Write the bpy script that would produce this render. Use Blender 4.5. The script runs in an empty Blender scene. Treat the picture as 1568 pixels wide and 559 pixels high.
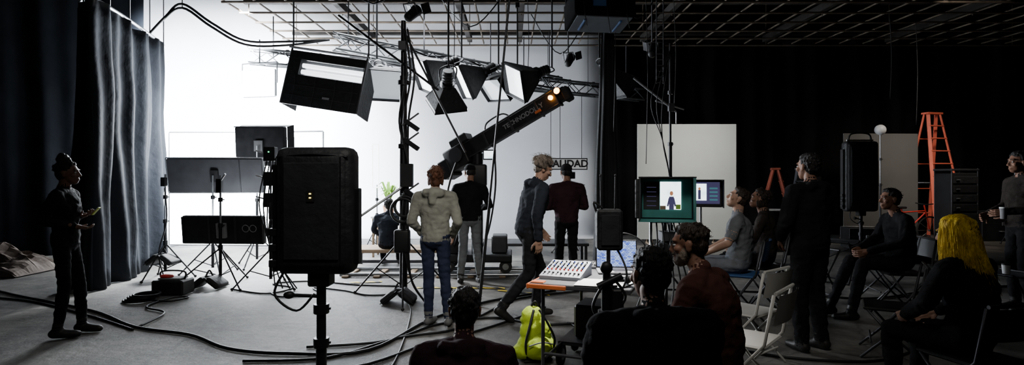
import bpy, bmesh, math, random
from mathutils import Vector, Matrix, kdtree, noise
from math import sin, cos, pi, radians
R = random.Random(7)
V3 = Vector

# ------------------------------------------------------------------ materials
def mat(name, col, rough=.75, metal=0., var=.15, scale=6., bump=0., bscale=40., emit=0., ecol=None, stretch=None, spec=.3):
    m = bpy.data.materials.new(name); m.use_nodes = True
    nt = m.node_tree; b = nt.nodes['Principled BSDF']
    b.inputs['Roughness'].default_value = rough
    b.inputs['Metallic'].default_value = metal
    b.inputs['Specular IOR Level'].default_value = spec
    tc = nt.nodes.new('ShaderNodeTexCoord')
    mp = nt.nodes.new('ShaderNodeMapping'); nt.links.new(tc.outputs['Object'], mp.inputs['Vector'])
    if stretch: mp.inputs['Scale'].default_value = stretch
    n = nt.nodes.new('ShaderNodeTexNoise'); n.inputs['Scale'].default_value = scale; n.inputs['Detail'].default_value = 6
    nt.links.new(mp.outputs['Vector'], n.inputs['Vector'])
    r = nt.nodes.new('ShaderNodeValToRGB')
    c = col
    r.color_ramp.elements[0].position = .3; r.color_ramp.elements[1].position = .7
    r.color_ramp.elements[0].color = (c[0]*(1-var), c[1]*(1-var), c[2]*(1-var), 1)
    r.color_ramp.elements[1].color = (min(1, c[0]*(1+var)), min(1, c[1]*(1+var)), min(1, c[2]*(1+var)), 1)
    nt.links.new(n.outputs['Fac'], r.inputs['Fac']); nt.links.new(r.outputs['Color'], b.inputs['Base Color'])
    if bump:
        n2 = nt.nodes.new('ShaderNodeTexNoise'); n2.inputs['Scale'].default_value = bscale; n2.inputs['Detail'].default_value = 5
        nt.links.new(mp.outputs['Vector'], n2.inputs['Vector'])
        bp = nt.nodes.new('ShaderNodeBump'); bp.inputs['Strength'].default_value = bump; bp.inputs['Distance'].default_value = .02
        nt.links.new(n2.outputs['Fac'], bp.inputs['Height']); nt.links.new(bp.outputs['Normal'], b.inputs['Normal'])
    if emit:
        e = ecol or col
        b.inputs['Emission Color'].default_value = (e[0], e[1], e[2], 1)
        b.inputs['Emission Strength'].default_value = emit
    return m

M = {}
M['black'] = mat('black_plastic', (.011, .011, .012), .5, var=.3)
M['blackmetal'] = mat('black_metal', (.02, .02, .022), .4, .6)
M['blackcloth'] = mat('black_cloth', (.012, .013, .015), .9, var=.35, scale=3, bump=.5, bscale=14)
M['nylon'] = mat('black_nylon', (.012, .0125, .014), .6, var=.3, scale=9, bump=.5, bscale=18)
M['matteblack'] = mat('matte_black_fabric', (.006, .006, .0065), 1., var=.3, scale=9, bump=.4, bscale=18, spec=.05)
M['drape'] = mat('dark_drape', (.019, .022, .028), .92, var=.3, scale=1.2, bump=.45, bscale=9, spec=.12)
M['drapedeep'] = mat('navy_drape', (.010, .012, .016), .95, var=.25, scale=1.2, bump=.35, bscale=9, spec=.08)
M['drapeblack'] = mat('black_drape', (.006, .005, .0055), .95, var=.3, scale=1.2, bump=.3, bscale=9, spec=.05)
M['steel'] = mat('brushed_steel', (.35, .36, .38), .35, .9, var=.15, scale=20)
M['alu'] = mat('aluminium', (.5, .51, .53), .4, .85, var=.1, scale=20)
M['trussalu'] = mat('dark_grey_aluminium', (.10, .105, .11), .5, .5, var=.2, scale=12)  # darker grey than the plain aluminium
M['darksteel'] = mat('dark_steel', (.06, .06, .065), .45, .7)
M['pipe'] = mat('rusty_pipe', (.085, .066, .05), .7, .1, var=.4, scale=3)
M['beam'] = mat('dark_beam', (.022, .019, .017), .8, var=.3)
M['white'] = mat('white_paint', (.8, .81, .83), .8, var=.03, scale=1.2, bump=.05)
M['cyc'] = mat('cyclorama_paint', (.72, .74, .78), .85, var=.06, scale=.5, bump=.05)
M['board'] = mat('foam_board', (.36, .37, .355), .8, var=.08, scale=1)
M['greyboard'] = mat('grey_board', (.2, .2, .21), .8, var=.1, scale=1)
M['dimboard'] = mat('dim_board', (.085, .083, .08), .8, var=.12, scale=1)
M['darkpanel'] = mat('dark_panel', (.05, .05, .055), .6, var=.2)
M['boardglow'] = mat('bounce_board_glow', (.9, .92, .95), .9, var=.02, emit=16.0, ecol=(.93, .97, 1))  # bounce board's blown-out brightness put in as emission; no lamp
M['lamp'] = mat('lamp_face', (1, 1, 1), .8, var=.0, emit=24, ecol=(.86, .93, 1))
M['lampsoft'] = mat('softbox_face', (.9, .9, .9), .8, var=.0, emit=3.5, ecol=(.9, .95, 1))
M['lampdim'] = mat('softbox_face_dim', (.75, .77, .8), .8, var=.0, emit=.6, ecol=(.8, .9, 1))
M['lampoff'] = mat('softbox_face_unlit', (.1, .11, .13), .8, var=.1)
M['tubeglow'] = mat('tube_glow', (.9, .9, .9), .8, var=.0, emit=4, ecol=(.95, .98, 1))
M['orange_lamp'] = mat('tungsten_lamp', (1, .5, .1), .5, emit=28, ecol=(1, .33, .03))
M['led'] = mat('amber_led', (1, .8, .1), .5, emit=6, ecol=(1, .75, .1))
M['greenled'] = mat('green_led', (.1, 1, .3), .5, emit=4, ecol=(.1, 1, .4))
M['teal'] = mat('teal_lit_hood', (.035, .15, .135), .8, var=.15)  # teal light on the inner hood, put into the base colour
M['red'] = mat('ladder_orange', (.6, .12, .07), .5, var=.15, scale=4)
M['reddark'] = mat('ladder_dark_orange', (.17, .035, .018), .6, var=.15, scale=4)  # darker orange than the tall ladder
M['orange'] = mat('orange_plastic', (.55, .13, .035), .5)
M['lime'] = mat('lime_fabric', (.5, .68, .04), .7, var=.25, bump=.6, bscale=16)
M['limedim'] = mat('lime_case', (.4, .5, .04), .6)
M['wood'] = mat('plywood', (.2, .14, .09), .7, var=.3, scale=3, stretch=(1, 8, 8))
M['tarp'] = mat('crumpled_tarp', (.12, .095, .08), .85, var=.25, bump=.5, bscale=8)
M['sand'] = mat('sandbag_vinyl', (.018, .018, .02), .7, var=.2, bump=.5, bscale=12)
M['chairwhite'] = mat('chair_plastic', (.42, .41, .38), .5, var=.05)
M['blue'] = mat('blue_plastic', (.03, .08, .2), .55)
M['bluefab'] = mat('blue_fabric', (.02, .04, .28), .7, var=.2)
M['paper'] = mat('paper', (.85, .86, .85), .8, var=.03)
M['cable'] = mat('rubber_cable', (.01, .01, .011), .5)
M['redp'] = mat('red_plastic', (.6, .04, .03), .5)
M['leaf'] = mat('plant_leaf', (.2, .4, .05), .6, var=.3)
M['pot'] = mat('terracotta', (.4, .2, .12), .8)
M['globe'] = mat('globe_glass', (.4, .4, .4), .3, emit=.03)
M['tread'] = mat('rubber_tire', (.02, .02, .02), .8)
M['keys'] = mat('mixer_panel', (.27, .29, .32), .5, var=.1)
# skin / clothes
M['skin'] = mat('skin_tan', (.2, .1, .065), .55, var=.1, scale=12)
M['skindeep'] = mat('skin_deep', (.12, .06, .04), .55, var=.1, scale=12)
M['skinpale'] = mat('skin_pale', (.34, .2, .14), .55, var=.1, scale=12)
M['eyew'] = mat('eye_white', (.5, .5, .5), .3, var=0)
M['iris'] = mat('eye_iris', (.02, .012, .008), .2, var=0)
def cloth(n, c, v=.25): return mat(n, c, .95, var=v, scale=5, bump=.8, bscale=11, spec=.08)
M['c_black'] = cloth('cloth_black', (.0085, .0085, .0095))
M['c_char'] = cloth('cloth_charcoal', (.014, .014, .016))
M['c_grey'] = cloth('hoodie_grey', (.21, .21, .18))
M['c_jeans'] = cloth('denim_dark', (.024, .030, .058))
M['c_jeansg'] = cloth('denim_grey', (.13, .14, .15))
M['c_wine'] = cloth('cloth_wine', (.026, .012, .016))
M['c_red'] = cloth('cloth_rust', (.045, .019, .015))
M['c_polo'] = cloth('polo_light', (.11, .115, .125))
M['c_shorts'] = cloth('shorts_grey', (.12, .13, .15))
M['c_navy'] = cloth('cloth_navy', (.018, .021, .028))
M['c_brown'] = cloth('cloth_brown', (.022, .018, .016))
M['shoe'] = mat('shoe_leather', (.015, .014, .013), .5)
M['shoel'] = mat('sneaker', (.12, .12, .12), .6)
def hairm(n, c): return mat(n, c, .6, var=.5, scale=25, bump=1., bscale=60, stretch=(1, 1, .35))
M['h_black'] = hairm('hair_black', (.010, .008, .008))
M['h_auburn'] = hairm('hair_auburn', (.085, .033, .017))
M['h_grey'] = hairm('hair_grey', (.15, .12, .095))
M['h_yellow'] = hairm('hair_yellow', (.8, .47, .02))
M['h_brown'] = hairm('hair_brown', (.02, .013, .009))

def screen_mat(name, kind):
    m = bpy.data.materials.new(name); m.use_nodes = True
    nt = m.node_tree; b = nt.nodes['Principled BSDF']
    b.inputs['Base Color'].default_value = (.01, .01, .01, 1); b.inputs['Roughness'].default_value = .3
    tc = nt.nodes.new('ShaderNodeTexCoord')
    if kind == 'daw':
        mp = nt.nodes.new('ShaderNodeMapping'); nt.links.new(tc.outputs['Object'], mp.inputs['Vector'])
        mp.inputs['Rotation'].default_value = (radians(90), 0, 0)
        br = nt.nodes.new('ShaderNodeTexBrick')
        nt.links.new(mp.outputs['Vector'], br.inputs['Vector'])
        br.inputs['Color1'].default_value = (.05, .1, .5, 1); br.inputs['Color2'].default_value = (.4, .55, .85, 1)
        br.inputs['Mortar'].default_value = (.02, .03, .15, 1); br.inputs['Scale'].default_value = 22
        br.inputs['Mortar Size'].default_value = .03
        b.inputs['Emission Strength'].default_value = 2.2
        nt.links.new(br.outputs['Color'], b.inputs['Emission Color'])
    else:
        n = nt.nodes.new('ShaderNodeTexNoise'); n.inputs['Scale'].default_value = 4
        nt.links.new(tc.outputs['Object'], n.inputs['Vector'])
        r = nt.nodes.new('ShaderNodeValToRGB')
        r.color_ramp.elements[0].color = (.4, .62, .7, 1); r.color_ramp.elements[1].color = (.85, .97, 1, 1)
        r.color_ramp.elements[0].position = .4; r.color_ramp.elements[1].position = .55
        nt.links.new(n.outputs['Fac'], r.inputs['Fac']); nt.links.new(r.outputs['Color'], b.inputs['Emission Color'])
        b.inputs['Emission Strength'].default_value = 3.5
    return m
M['scr_daw'] = screen_mat('screen_software', 'daw')
M['scr_vid'] = screen_mat('screen_video', 'vid')
M['scr_dark'] = mat('screen_dark', (.02, .02, .05), .3, emit=.25, ecol=(.2, .18, .42))
M['scr_side'] = mat('screen_toolbar', (.02, .02, .05), .3, emit=.5, ecol=(.1, .35, .4))
M['scr_skin'] = mat('screen_skin_tone', (.2, .1, .05), .3, emit=.7, ecol=(.7, .3, .15))

def tape_mat():
    m = bpy.data.materials.new('caution_tape'); m.use_nodes = True
    nt = m.node_tree; b = nt.nodes['Principled BSDF']
    tc = nt.nodes.new('ShaderNodeTexCoord'); w = nt.nodes.new('ShaderNodeTexWave')
    w.inputs['Scale'].default_value = 2.5; w.bands_direction = 'DIAGONAL'
    nt.links.new(tc.outputs['Object'], w.inputs['Vector'])
    r = nt.nodes.new('ShaderNodeValToRGB'); r.color_ramp.interpolation = 'CONSTANT'
    r.color_ramp.elements[0].color = (.01, .01, .01, 1); r.color_ramp.elements[1].color = (.8, .6, .03, 1); r.color_ramp.elements[1].position = .3
    nt.links.new(w.outputs['Fac'], r.inputs['Fac']); nt.links.new(r.outputs['Color'], b.inputs['Base Color'])
    return m
M['tape'] = tape_mat()

def floor_mat():
    m = bpy.data.materials.new('worn_concrete'); m.use_nodes = True
    nt = m.node_tree; b = nt.nodes['Principled BSDF']
    tc = nt.nodes.new('ShaderNodeTexCoord')
    n = nt.nodes.new('ShaderNodeTexNoise'); n.inputs['Scale'].default_value = .8; n.inputs['Detail'].default_value = 12; n.inputs['Roughness'].default_value = .72
    n2 = nt.nodes.new('ShaderNodeTexNoise'); n2.inputs['Scale'].default_value = 7; n2.inputs['Detail'].default_value = 10; n2.inputs['Roughness'].default_value = .7
    v = nt.nodes.new('ShaderNodeTexVoronoi'); v.feature = 'DISTANCE_TO_EDGE'; v.inputs['Scale'].default_value = .4
    wn = nt.nodes.new('ShaderNodeTexNoise'); wn.inputs['Scale'].default_value = 2.; wn.inputs['Detail'].default_value = 6
    vm = nt.nodes.new('ShaderNodeMixRGB'); vm.inputs['Fac'].default_value = .25
    for x in (n, n2, wn): nt.links.new(tc.outputs['Object'], x.inputs['Vector'])
    nt.links.new(tc.outputs['Object'], vm.inputs['Color1']); nt.links.new(wn.outputs['Color'], vm.inputs['Color2']); nt.links.new(vm.outputs['Color'], v.inputs['Vector'])
    r = nt.nodes.new('ShaderNodeValToRGB')
    r.color_ramp.elements[0].color = (.03, .029, .027, 1); r.color_ramp.elements[0].position = .38
    r.color_ramp.elements[1].color = (.165, .156, .14, 1); r.color_ramp.elements[1].position = .62
    mx = nt.nodes.new('ShaderNodeMixRGB'); mx.blend_type = 'OVERLAY'; mx.inputs['Fac'].default_value = .8
    nt.links.new(n.outputs['Fac'], r.inputs['Fac']); nt.links.new(r.outputs['Color'], mx.inputs['Color1'])
    nt.links.new(n2.outputs['Fac'], mx.inputs['Color2'])
    cr = nt.nodes.new('ShaderNodeValToRGB'); cr.color_ramp.elements[0].color = (.3, .3, .3, 1); cr.color_ramp.elements[1].color = (1, 1, 1, 1); cr.color_ramp.elements[1].position = .006
    nt.links.new(v.outputs['Distance'], cr.inputs['Fac'])
    m2 = nt.nodes.new('ShaderNodeMixRGB'); m2.blend_type = 'MULTIPLY'; m2.inputs['Fac'].default_value = .7
    nt.links.new(mx.outputs['Color'], m2.inputs['Color1']); nt.links.new(cr.outputs['Color'], m2.inputs['Color2'])
    nt.links.new(m2.outputs['Color'], b.inputs['Base Color'])
    b.inputs['Roughness'].default_value = .62
    bp = nt.nodes.new('ShaderNodeBump'); bp.inputs['Strength'].default_value = .5; bp.inputs['Distance'].default_value = .025
    nt.links.new(n2.outputs['Fac'], bp.inputs['Height']); nt.links.new(bp.outputs['Normal'], b.inputs['Normal'])
    return m
M['floor'] = floor_mat()

# ------------------------------------------------------------------ mesh builder
def frame_to(axis):
    z = V3(axis).normalized()
    a = V3((0, 0, 1)) if abs(z.z) < .9 else V3((1, 0, 0))
    x = a.cross(z).normalized(); y = z.cross(x)
    return x, y, z
ID = Matrix.Identity(4)
def T(x, y, z): return Matrix.Translation((x, y, z))
def RZ(a): return Matrix.Rotation(radians(a), 4, 'Z')
def RX(a): return Matrix.Rotation(radians(a), 4, 'X')
def RY(a): return Matrix.Rotation(radians(a), 4, 'Y')

class B:
    def __init__(s, name):
        s.name = name; s.V = []; s.F = []; s.MI = []; s.SM = []; s.mats = []; s.M = ID
    def mi(s, m):
        if isinstance(m, str): m = M[m]
        if m not in s.mats: s.mats.append(m)
        return s.mats.index(m)
    def add(s, vs, fs, m, smooth=False):
        o = len(s.V); k = s.mi(m)
        for v in vs: s.V.append(s.M @ V3(v))
        for f in fs: s.F.append([i+o for i in f]); s.MI.append(k); s.SM.append(smooth)
    def addm(s, vs, fs, mlist, smooth=True):
        o = len(s.V)
        for v in vs: s.V.append(V3(v))
        for f, m in zip(fs, mlist): s.F.append([i+o for i in f]); s.MI.append(s.mi(m)); s.SM.append(smooth)
    def box(s, c, size, m, X=None, bev=0.006):
        bm = bmesh.new(); bmesh.ops.create_cube(bm, size=1)
        for v in bm.verts: v.co = V3((v.co.x*size[0], v.co.y*size[1], v.co.z*size[2]))
        bev = min(bev, min(size)*.45)
        if bev > 0: bmesh.ops.bevel(bm, geom=bm.edges[:], offset=bev, segments=3 if bev > .02 else 1, profile=.5, affect='EDGES')
        L = T(*c) @ (X if X else ID)
        bm.verts.index_update()
        s.add([L @ v.co for v in bm.verts], [[v.index for v in f.verts] for f in bm.faces], m, bev > .02)
        bm.free()
    def tube(s, p, q, r1, m, r2=None, seg=10):
        p = V3(p); q = V3(q); r2 = r1 if r2 is None else r2
        x, y, z = frame_to(q-p); vs = []
        for c, r in ((p, r1), (q, r2)):
            for i in range(seg):
                a = 2*pi*i/seg; vs.append(c+(x*cos(a)+y*sin(a))*r)
        fs = [[i, (i+1) % seg, seg+(i+1) % seg, seg+i] for i in range(seg)]
        s.add(vs, fs, m, True)
        s.add(vs, [list(range(seg))[::-1], list(range(seg, 2*seg))], m)
    def path(s, pts, r, m, seg=6, sub=6, taper=None):
        P = [V3(p) for p in pts]
        if sub > 1 and len(P) > 2:
            Q = []
            for i in range(len(P)-1):
                a = P[max(0, i-1)]; b = P[i]; c = P[i+1]; d = P[min(len(P)-1, i+2)]
                for k in range(sub):
                    t = k/sub
                    Q.append(.5*((2*b)+(c-a)*t+(2*a-5*b+4*c-d)*t*t+(3*b-a-3*c+d)*t**3))
            Q.append(P[-1]); P = Q
        vs = []; x = None; n = len(P)
        for i, p in enumerate(P):
            d = (P[min(i+1, n-1)]-P[max(i-1, 0)])
            if d.length < 1e-6: d = V3((0, 0, 1))
            d.normalize()
            if x is None: x, y, _ = frame_to(d)
            else:
                x = (x-d*x.dot(d)); x = x.normalized() if x.length > 1e-5 else frame_to(d)[0]
                y = d.cross(x)
            rr_ = r if taper is None else r*(1+(taper-1)*i/(n-1))
            for k in range(seg):
                a = 2*pi*k/seg; vs.append(p+(x*cos(a)+y*sin(a))*rr_)
        fs = []
        for i in range(n-1):
            for k in range(seg):
                fs.append([i*seg+k, i*seg+(k+1) % seg, (i+1)*seg+(k+1) % seg, (i+1)*seg+k])
        fs.append(list(range(seg))[::-1]); fs.append([(n-1)*seg+k for k in range(seg)])
        s.add(vs, fs, m, True)
    def ell(s, c, r, m, X=None, seg=14, rings=9):
        vs = [V3((0, 0, -1))]
        for j in range(1, rings):
            t = -pi/2+pi*j/rings
            for i in range(seg):
                a = 2*pi*i/seg; vs.append(V3((cos(t)*cos(a), cos(t)*sin(a), sin(t))))
        vs.append(V3((0, 0, 1))); fs = []
        for i in range(seg): fs.append([0, 1+(i+1) % seg, 1+i])
        for j in range(rings-2):
            for i in range(seg):
                a = 1+j*seg; b = a+seg; fs.append([a+i, a+(i+1) % seg, b+(i+1) % seg, b+i])
        a = 1+(rings-2)*seg
        for i in range(seg): fs.append([a+i, a+(i+1) % seg, len(vs)-1])
        L = T(*c) @ (X if X else ID)
        s.add([L @ V3((v.x*r[0], v.y*r[1], v.z*r[2])) for v in vs], fs, m, True)
    def torus(s, c, R0, r, m, X=None, seg=28, rs=6):
        L = T(*c) @ (X if X else ID); vs = []; fs = []
        for i in range(seg):
            a = 2*pi*i/seg
            for k in range(rs):
                b = 2*pi*k/rs; vs.append(L @ V3(((R0+r*cos(b))*cos(a), (R0+r*cos(b))*sin(a), r*sin(b))))
        for i in range(seg):
            for k in range(rs):
                j = (i+1) % seg; l = (k+1) % rs; fs.append([i*rs+k, j*rs+k, j*rs+l, i*rs+l])
        s.add(vs, fs, m, True)
    def sheet(s, grid, m, smooth=True):
        nu = len(grid); nv = len(grid[0]); vs = [p for row in grid for p in row]
        fs = [[i*nv+j, (i+1)*nv+j, (i+1)*nv+j+1, i*nv+j+1] for i in range(nu-1) for j in range(nv-1)]
        s.add(vs, fs, m, smooth)
    def obj(s, solid=0., parent=None):
        lo = V3((min(v.x for v in s.V), min(v.y for v in s.V), min(v.z for v in s.V)))
        hi = V3((max(v.x for v in s.V), max(v.y for v in s.V), max(v.z for v in s.V)))
        o = V3(((lo.x+hi.x)/2, (lo.y+hi.y)/2, lo.z))
        me = bpy.data.meshes.new(s.name)
        me.from_pydata([v-o for v in s.V], [], s.F)
        for m in s.mats: me.materials.append(m)
        me.polygons.foreach_set('material_index', s.MI); me.polygons.foreach_set('use_smooth', s.SM)
        me.update()
        ob = bpy.data.objects.new(s.name, me); ob.location = o
        bpy.context.scene.collection.objects.link(ob)
        if solid:
            md = ob.modifiers.new('thickness', 'SOLIDIFY'); md.thickness = solid; md.offset = 0
        return ob

# ------------------------------------------------------------------ room
def slab(name, lo, hi, m):
    b = B(name); c = [(a+d)/2 for a, d in zip(lo, hi)]; b.box(c, [d-a for a, d in zip(lo, hi)], m, bev=0); return b.obj()
XL, XR, YB, YF, ZC = -11.6, 15.6, 16.4, -4., 8.
M['walldark'] = mat('dark_wall_paint', (.012, .012, .013), .95, var=.3, scale=1, spec=.1)
slab('floor', (XL, YF, -.2), (XR, YB, 0), 'floor')
slab('ceiling', (XL, YF, ZC), (XR, YB, ZC+.2), 'walldark')
slab('wall_back', (XL, YB, 0), (XR, YB+.2, ZC), 'walldark')
slab('wall_left', (XL-.2, YF, 0), (XL, YB, ZC), 'walldark')
slab('wall_right', (XR, YF, 0), (XR+.2, YB, ZC), 'walldark')
slab('wall_front', (XL, YF-.2, 0), (XR, YF, ZC), 'walldark')

# cyclorama with cove
b = B('white_cyclorama')
plan = [(2.7, 16.0)]
for i in range(12): plan.append((2.7-(10.2)*(i+1)/12, 16.0))
for i in range(1, 9):
    a = i/8*pi/2; plan.append((-7.5-2.*sin(a), 14.0+2.*cos(a)))
plan.append((-9.5, 13.2))
grid = []
for k, (x, y) in enumerate(plan):
    if x > -7.5-1e-6: n = (0, -1)
    elif y > 14: a = math.atan2(-(x+7.5), y-14.0); n = (sin(a), -cos(a))
    else: n = (1, 0)
    row = [(x+n[0]*1.6, y+n[1]*1.6, .01)]
    for j in range(7):
        a = j/6*pi/2; r = .6; row.append((x+n[0]*(r-r*sin(a)), y+n[1]*(r-r*sin(a)), .01+r-r*cos(a)))
    for z in (2, 4, 6, 7.9): row.append((x, y, z))
    grid.append(row)
b.sheet(grid, 'cyc'); b.obj(solid=.02)

def curtain(name, path, z0, z1, amp=.08, freq=5, m='drape', taper=None, n=None, seed=1, rail=True):
    rr = random.Random(seed); ph = [rr.uniform(0, 6) for _ in range(6)]
    P = [V3((x, y, 0)) for x, y in path]
    Q = []
    for i in range(len(P)-1):
        a = P[max(0, i-1)]; bq = P[i]; c = P[i+1]; d = P[min(len(P)-1, i+2)]
        for k in range(10):
            t = k/10; Q.append(.5*((2*bq)+(c-a)*t+(2*a-5*bq+4*c-d)*t*t+(3*bq-a-3*c+d)*t**3))
    Q.append(P[-1])
    L = [0]
    for i in range(1, len(Q)): L.append(L[-1]+(Q[i]-Q[i-1]).length)
    tot = L[-1]; n = n or max(30, int(tot*28)); g = []
    mid = tot/2
    for i in range(n+1):
        s = tot*i/n; row = []
        for j in range(17):
            h = j/16
            w = 1 if not taper else (taper+(1-taper)*(1-h)**.8)
            s2 = mid+(s-mid)*w
            kk = 0
            while kk < len(L)-2 and L[kk+1] < s2: kk += 1
            tt = (s2-L[kk])/max(1e-6, L[kk+1]-L[kk])
            p = Q[kk].lerp(Q[kk+1], tt); d = (Q[kk+1]-Q[kk]).normalized(); nn = V3((-d.y, d.x, 0))
            wv = .8*noise.noise(V3((s*.8, h*3, ph[5])))
            f = sin(freq*s+ph[0]+.9*sin(h*2+ph[1])+wv)+.55*sin(freq*2.3*s+ph[2]+h*1.8+wv*2)+.35*sin(freq*.43*s+ph[3]+h*2)+.7*noise.noise(V3((s*1.5, h*5, ph[4])))
            p = p+nn*amp*f*(.55+.45*(1-h))
            row.append((p.x, p.y, z0+(z1-z0)*h+(.03*sin(s*3+ph[4]) if j == 16 else 0)))
        g.append(row)
    b = B(name); b.sheet(g, m)
    if rail:
        b.path([(q.x, q.y, z1+.03) for q in Q[::3]]+[(Q[-1].x, Q[-1].y, z1+.03)], .025, 'steel', sub=1)
        for q in Q[::5]: b.tube((q.x, q.y, z1), (q.x, q.y, ZC), .008, 'darksteel', seg=5)
    return b.obj(solid=.006)
curtain('black_stage_curtain', [(-6.35, 8.5), (-5.95, 7.9), (-5.75, 7.85), (-6.0, 9.0), (-6.5, 10.7)], .01, 4.0, .09, 8, 'drape', seed=3)
curtain('black_stage_curtain', [(-11.4, 9.8), (-9.6, 11.2), (-7.9, 12.3)], .01, 6.6, .09, 5, 'drapedeep', seed=5)
curtain('black_stage_curtain', [(2.5, 15.2), (4, 15.5), (9, 15.5), (14.9, 15.3)], .01, 6.3, .09, 5, 'drapeblack', seed=8)
curtain('black_stage_curtain', [(15.2, 15), (15.2, 10), (15.2, 4)], .01, 6.3, .09, 5, 'drapeblack', seed=9)
curtain('hanging_black_drape', [(1.33, 9.5), (1.55, 9.45), (1.84, 9.5)], .12, 4.1, .05, 22, 'blackcloth', taper=.35, n=50, seed=4)

# ceiling grid
b = B('ceiling_pipe_grid')
zg = 5.0
y = 3.0
while y < 15.05:
    b.tube((-5.7, y, zg), (15.0, y, zg), .024, 'pipe', seg=6); y += .75
x = -5.7
while x < 15.0:
    b.tube((x, 3.0, zg+.05), (x, 15.0, zg+.05), .02, 'pipe', seg=6); x += .62
for x in (-3.6, -1.1, .2, 3.4, 6.6, 9.8): b.box((x, 9, zg+.16), (.12, 12, .16), 'beam')
for y in (6.2, 9.4, 12.2, 14.9): b.box((4.65, y, zg+.3), (20.7, .1, .12), 'beam')
for x in (-5.6, -3.6, -1.1, .2, 3.4, 6.6, 9.8, 13.):
    for y in (6.2, 9.4, 12.2, 14.9): b.tube((x, y, zg), (x, y, ZC-.01), .012, 'pipe', seg=5)
b.obj()

# ------------------------------------------------------------------ truss
def truss(name, p, q, w=.28, m='trussalu'):
    b = B(name); p = V3(p); q = V3(q); d = (q-p); L = d.length; d.normalize()
    side = d.cross(V3((0, 0, 1))).normalized(); up = side.cross(d)
    cs = [side*w/2+up*w/2, -side*w/2+up*w/2, -side*w/2-up*w/2, side*w/2-up*w/2]
    for c in cs: b.tube(p+c, q+c, .026, m, seg=8)
    n = int(L/.32)
    for i in range(n):
        a = p+d*L*i/n; e = p+d*L*(i+1)/n
        for k in range(4):
            c1 = cs[k]; c2 = cs[(k+1) % 4]
            if i % 2: b.tube(a+c1, e+c2, .013, m, seg=5)
            else: b.tube(a+c2, e+c1, .013, m, seg=5)
    for t in (.05, .35, .65, .95):
        a = p+d*L*t; b.tube(a, (a.x, a.y, 4.97), .014, 'darksteel', seg=5)
    t = .08
    while t < .95:
        a = p+d*L*t; b.box(a+V3((0, 0, w/2+.02)), (.07, .07, .09), 'black'); t += .07
    b.path([p+V3((0, -.1, .18))+d*L*k/8+V3((0, 0, -.12*(k % 2))) for k in range(9)], .02, 'cable')
    return b.obj()
truss('lighting_truss', (-5.5, 12.0, 4.1), (3.4, 15.0, 3.7))
truss('lighting_truss', (-3.4, 11.0, 4.15), (1.1, 13.6, 3.75))

# ------------------------------------------------------------------ softboxes
def softbox(name, loc, aim, w, h, depth, face='lampsoft', hang=None, roll=0, back=.1):
    b = B(name); loc = V3(loc)
    q = V3(aim).to_track_quat('-Z', 'Y').to_matrix().to_4x4()
    b.M = T(*loc) @ q @ RZ(roll)
    s = back; lip = .06
    A = [(-s, -s, 0), (s, -s, 0), (s, s, 0), (-s, s, 0)]
    Cn = [(-w/2, -h/2, -depth), (w/2, -h/2, -depth), (w/2, h/2, -depth), (-w/2, h/2, -depth)]
    D = [(x, y, -depth-lip) for x, y, z in Cn]
    vs = A+Cn+D
    fs = [[3, 2, 1, 0]]
    for i in range(4):
        j = (i+1) % 4; fs.append([i, j, 4+j, 4+i]); fs.append([4+i, 4+j, 8+j, 8+i])
    b.add(vs, fs, 'nylon')
    k = .985
    b.add([(x*k, y*k, z+.0) for x, y, z in Cn], [[0, 1, 2, 3]], face)
    for i in range(4):
        j = (i+1) % 4
        b.tube(A[i], Cn[i], .008, 'darksteel', seg=5)
        b.tube(D[i], D[j], .01, 'blackmetal', seg=5)
    b.tube((0, 0, 0), (0, 0, .05), .12, 'blackmetal', seg=16)
    b.tube((0, 0, .05), (0, 0, .27), .085, 'black', seg=14)
    for t in (.1, .15, .2): b.torus((0, 0, t), .087, .006, 'darksteel')
    b.path([(-.13, 0, .12), (-.14, 0, .3), (0, 0, .36), (.14, 0, .3), (.13, 0, .12)], .012, 'darksteel')
    top = b.M @ V3((0, 0, .36)); b.M = ID
    if hang: b.tube(top, (top.x, top.y, hang), .016, 'blackmetal'); b.box((top.x, top.y, hang-.04), (.08, .08, .1), 'black')
    return b.obj()

def stand_parts(b, x, y, top, spread=.5, m='blackmetal', r=.017, rot=0, hub=.55):
    b.tube((x, y, .12), (x, y, top*.55), r*1.3, m); b.tube((x, y, top*.5), (x, y, top), r*.85, 'steel' if r < .02 else m)
    for t in (top*.55, top*.78):
        b.tube((x, y, t-.03), (x, y, t+.03), r*1.9, m); b.tube((x, y, t), (x+.06, y, t), .008, m)
    for i in range(3):
        a = radians(rot)+2*pi*i/3
        ex, ey = x+cos(a)*spread, y+sin(a)*spread
        b.tube((x, y, hub), (ex, ey, .015), .011, m)
        b.tube((x, y, .15), (x+cos(a)*spread*.55, y+sin(a)*spread*.55, .015+(hub-.015)*.45), .008, m)
        b.ell((ex, ey, .02), (.022, .022, .02), 'tread', seg=8, rings=5)
    b.tube((x, y, hub-.04), (x, y, hub+.04), r*2, m)

def sandbag_parts(b, x, y, z=0.):
    # saddle sandbag: two flat stitched pouches joined by a strap, draped over a leg
    for sx in (-1, 1):
        X = RY(sx*38)
        b.box((x+sx*.11, y, z+.09), (.22, .32, .085), 'sand', X=X, bev=.035)
        b.box((x+sx*.11, y, z+.09), (.24, .34, .012), 'sand', X=X, bev=.004)
    b.box((x, y, z+.17), (.1, .1, .02), 'sand'); b.path([(x-.05, y, z+.17), (x, y, z+.25), (x+.05, y, z+.17)], .012, 'sand')

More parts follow.
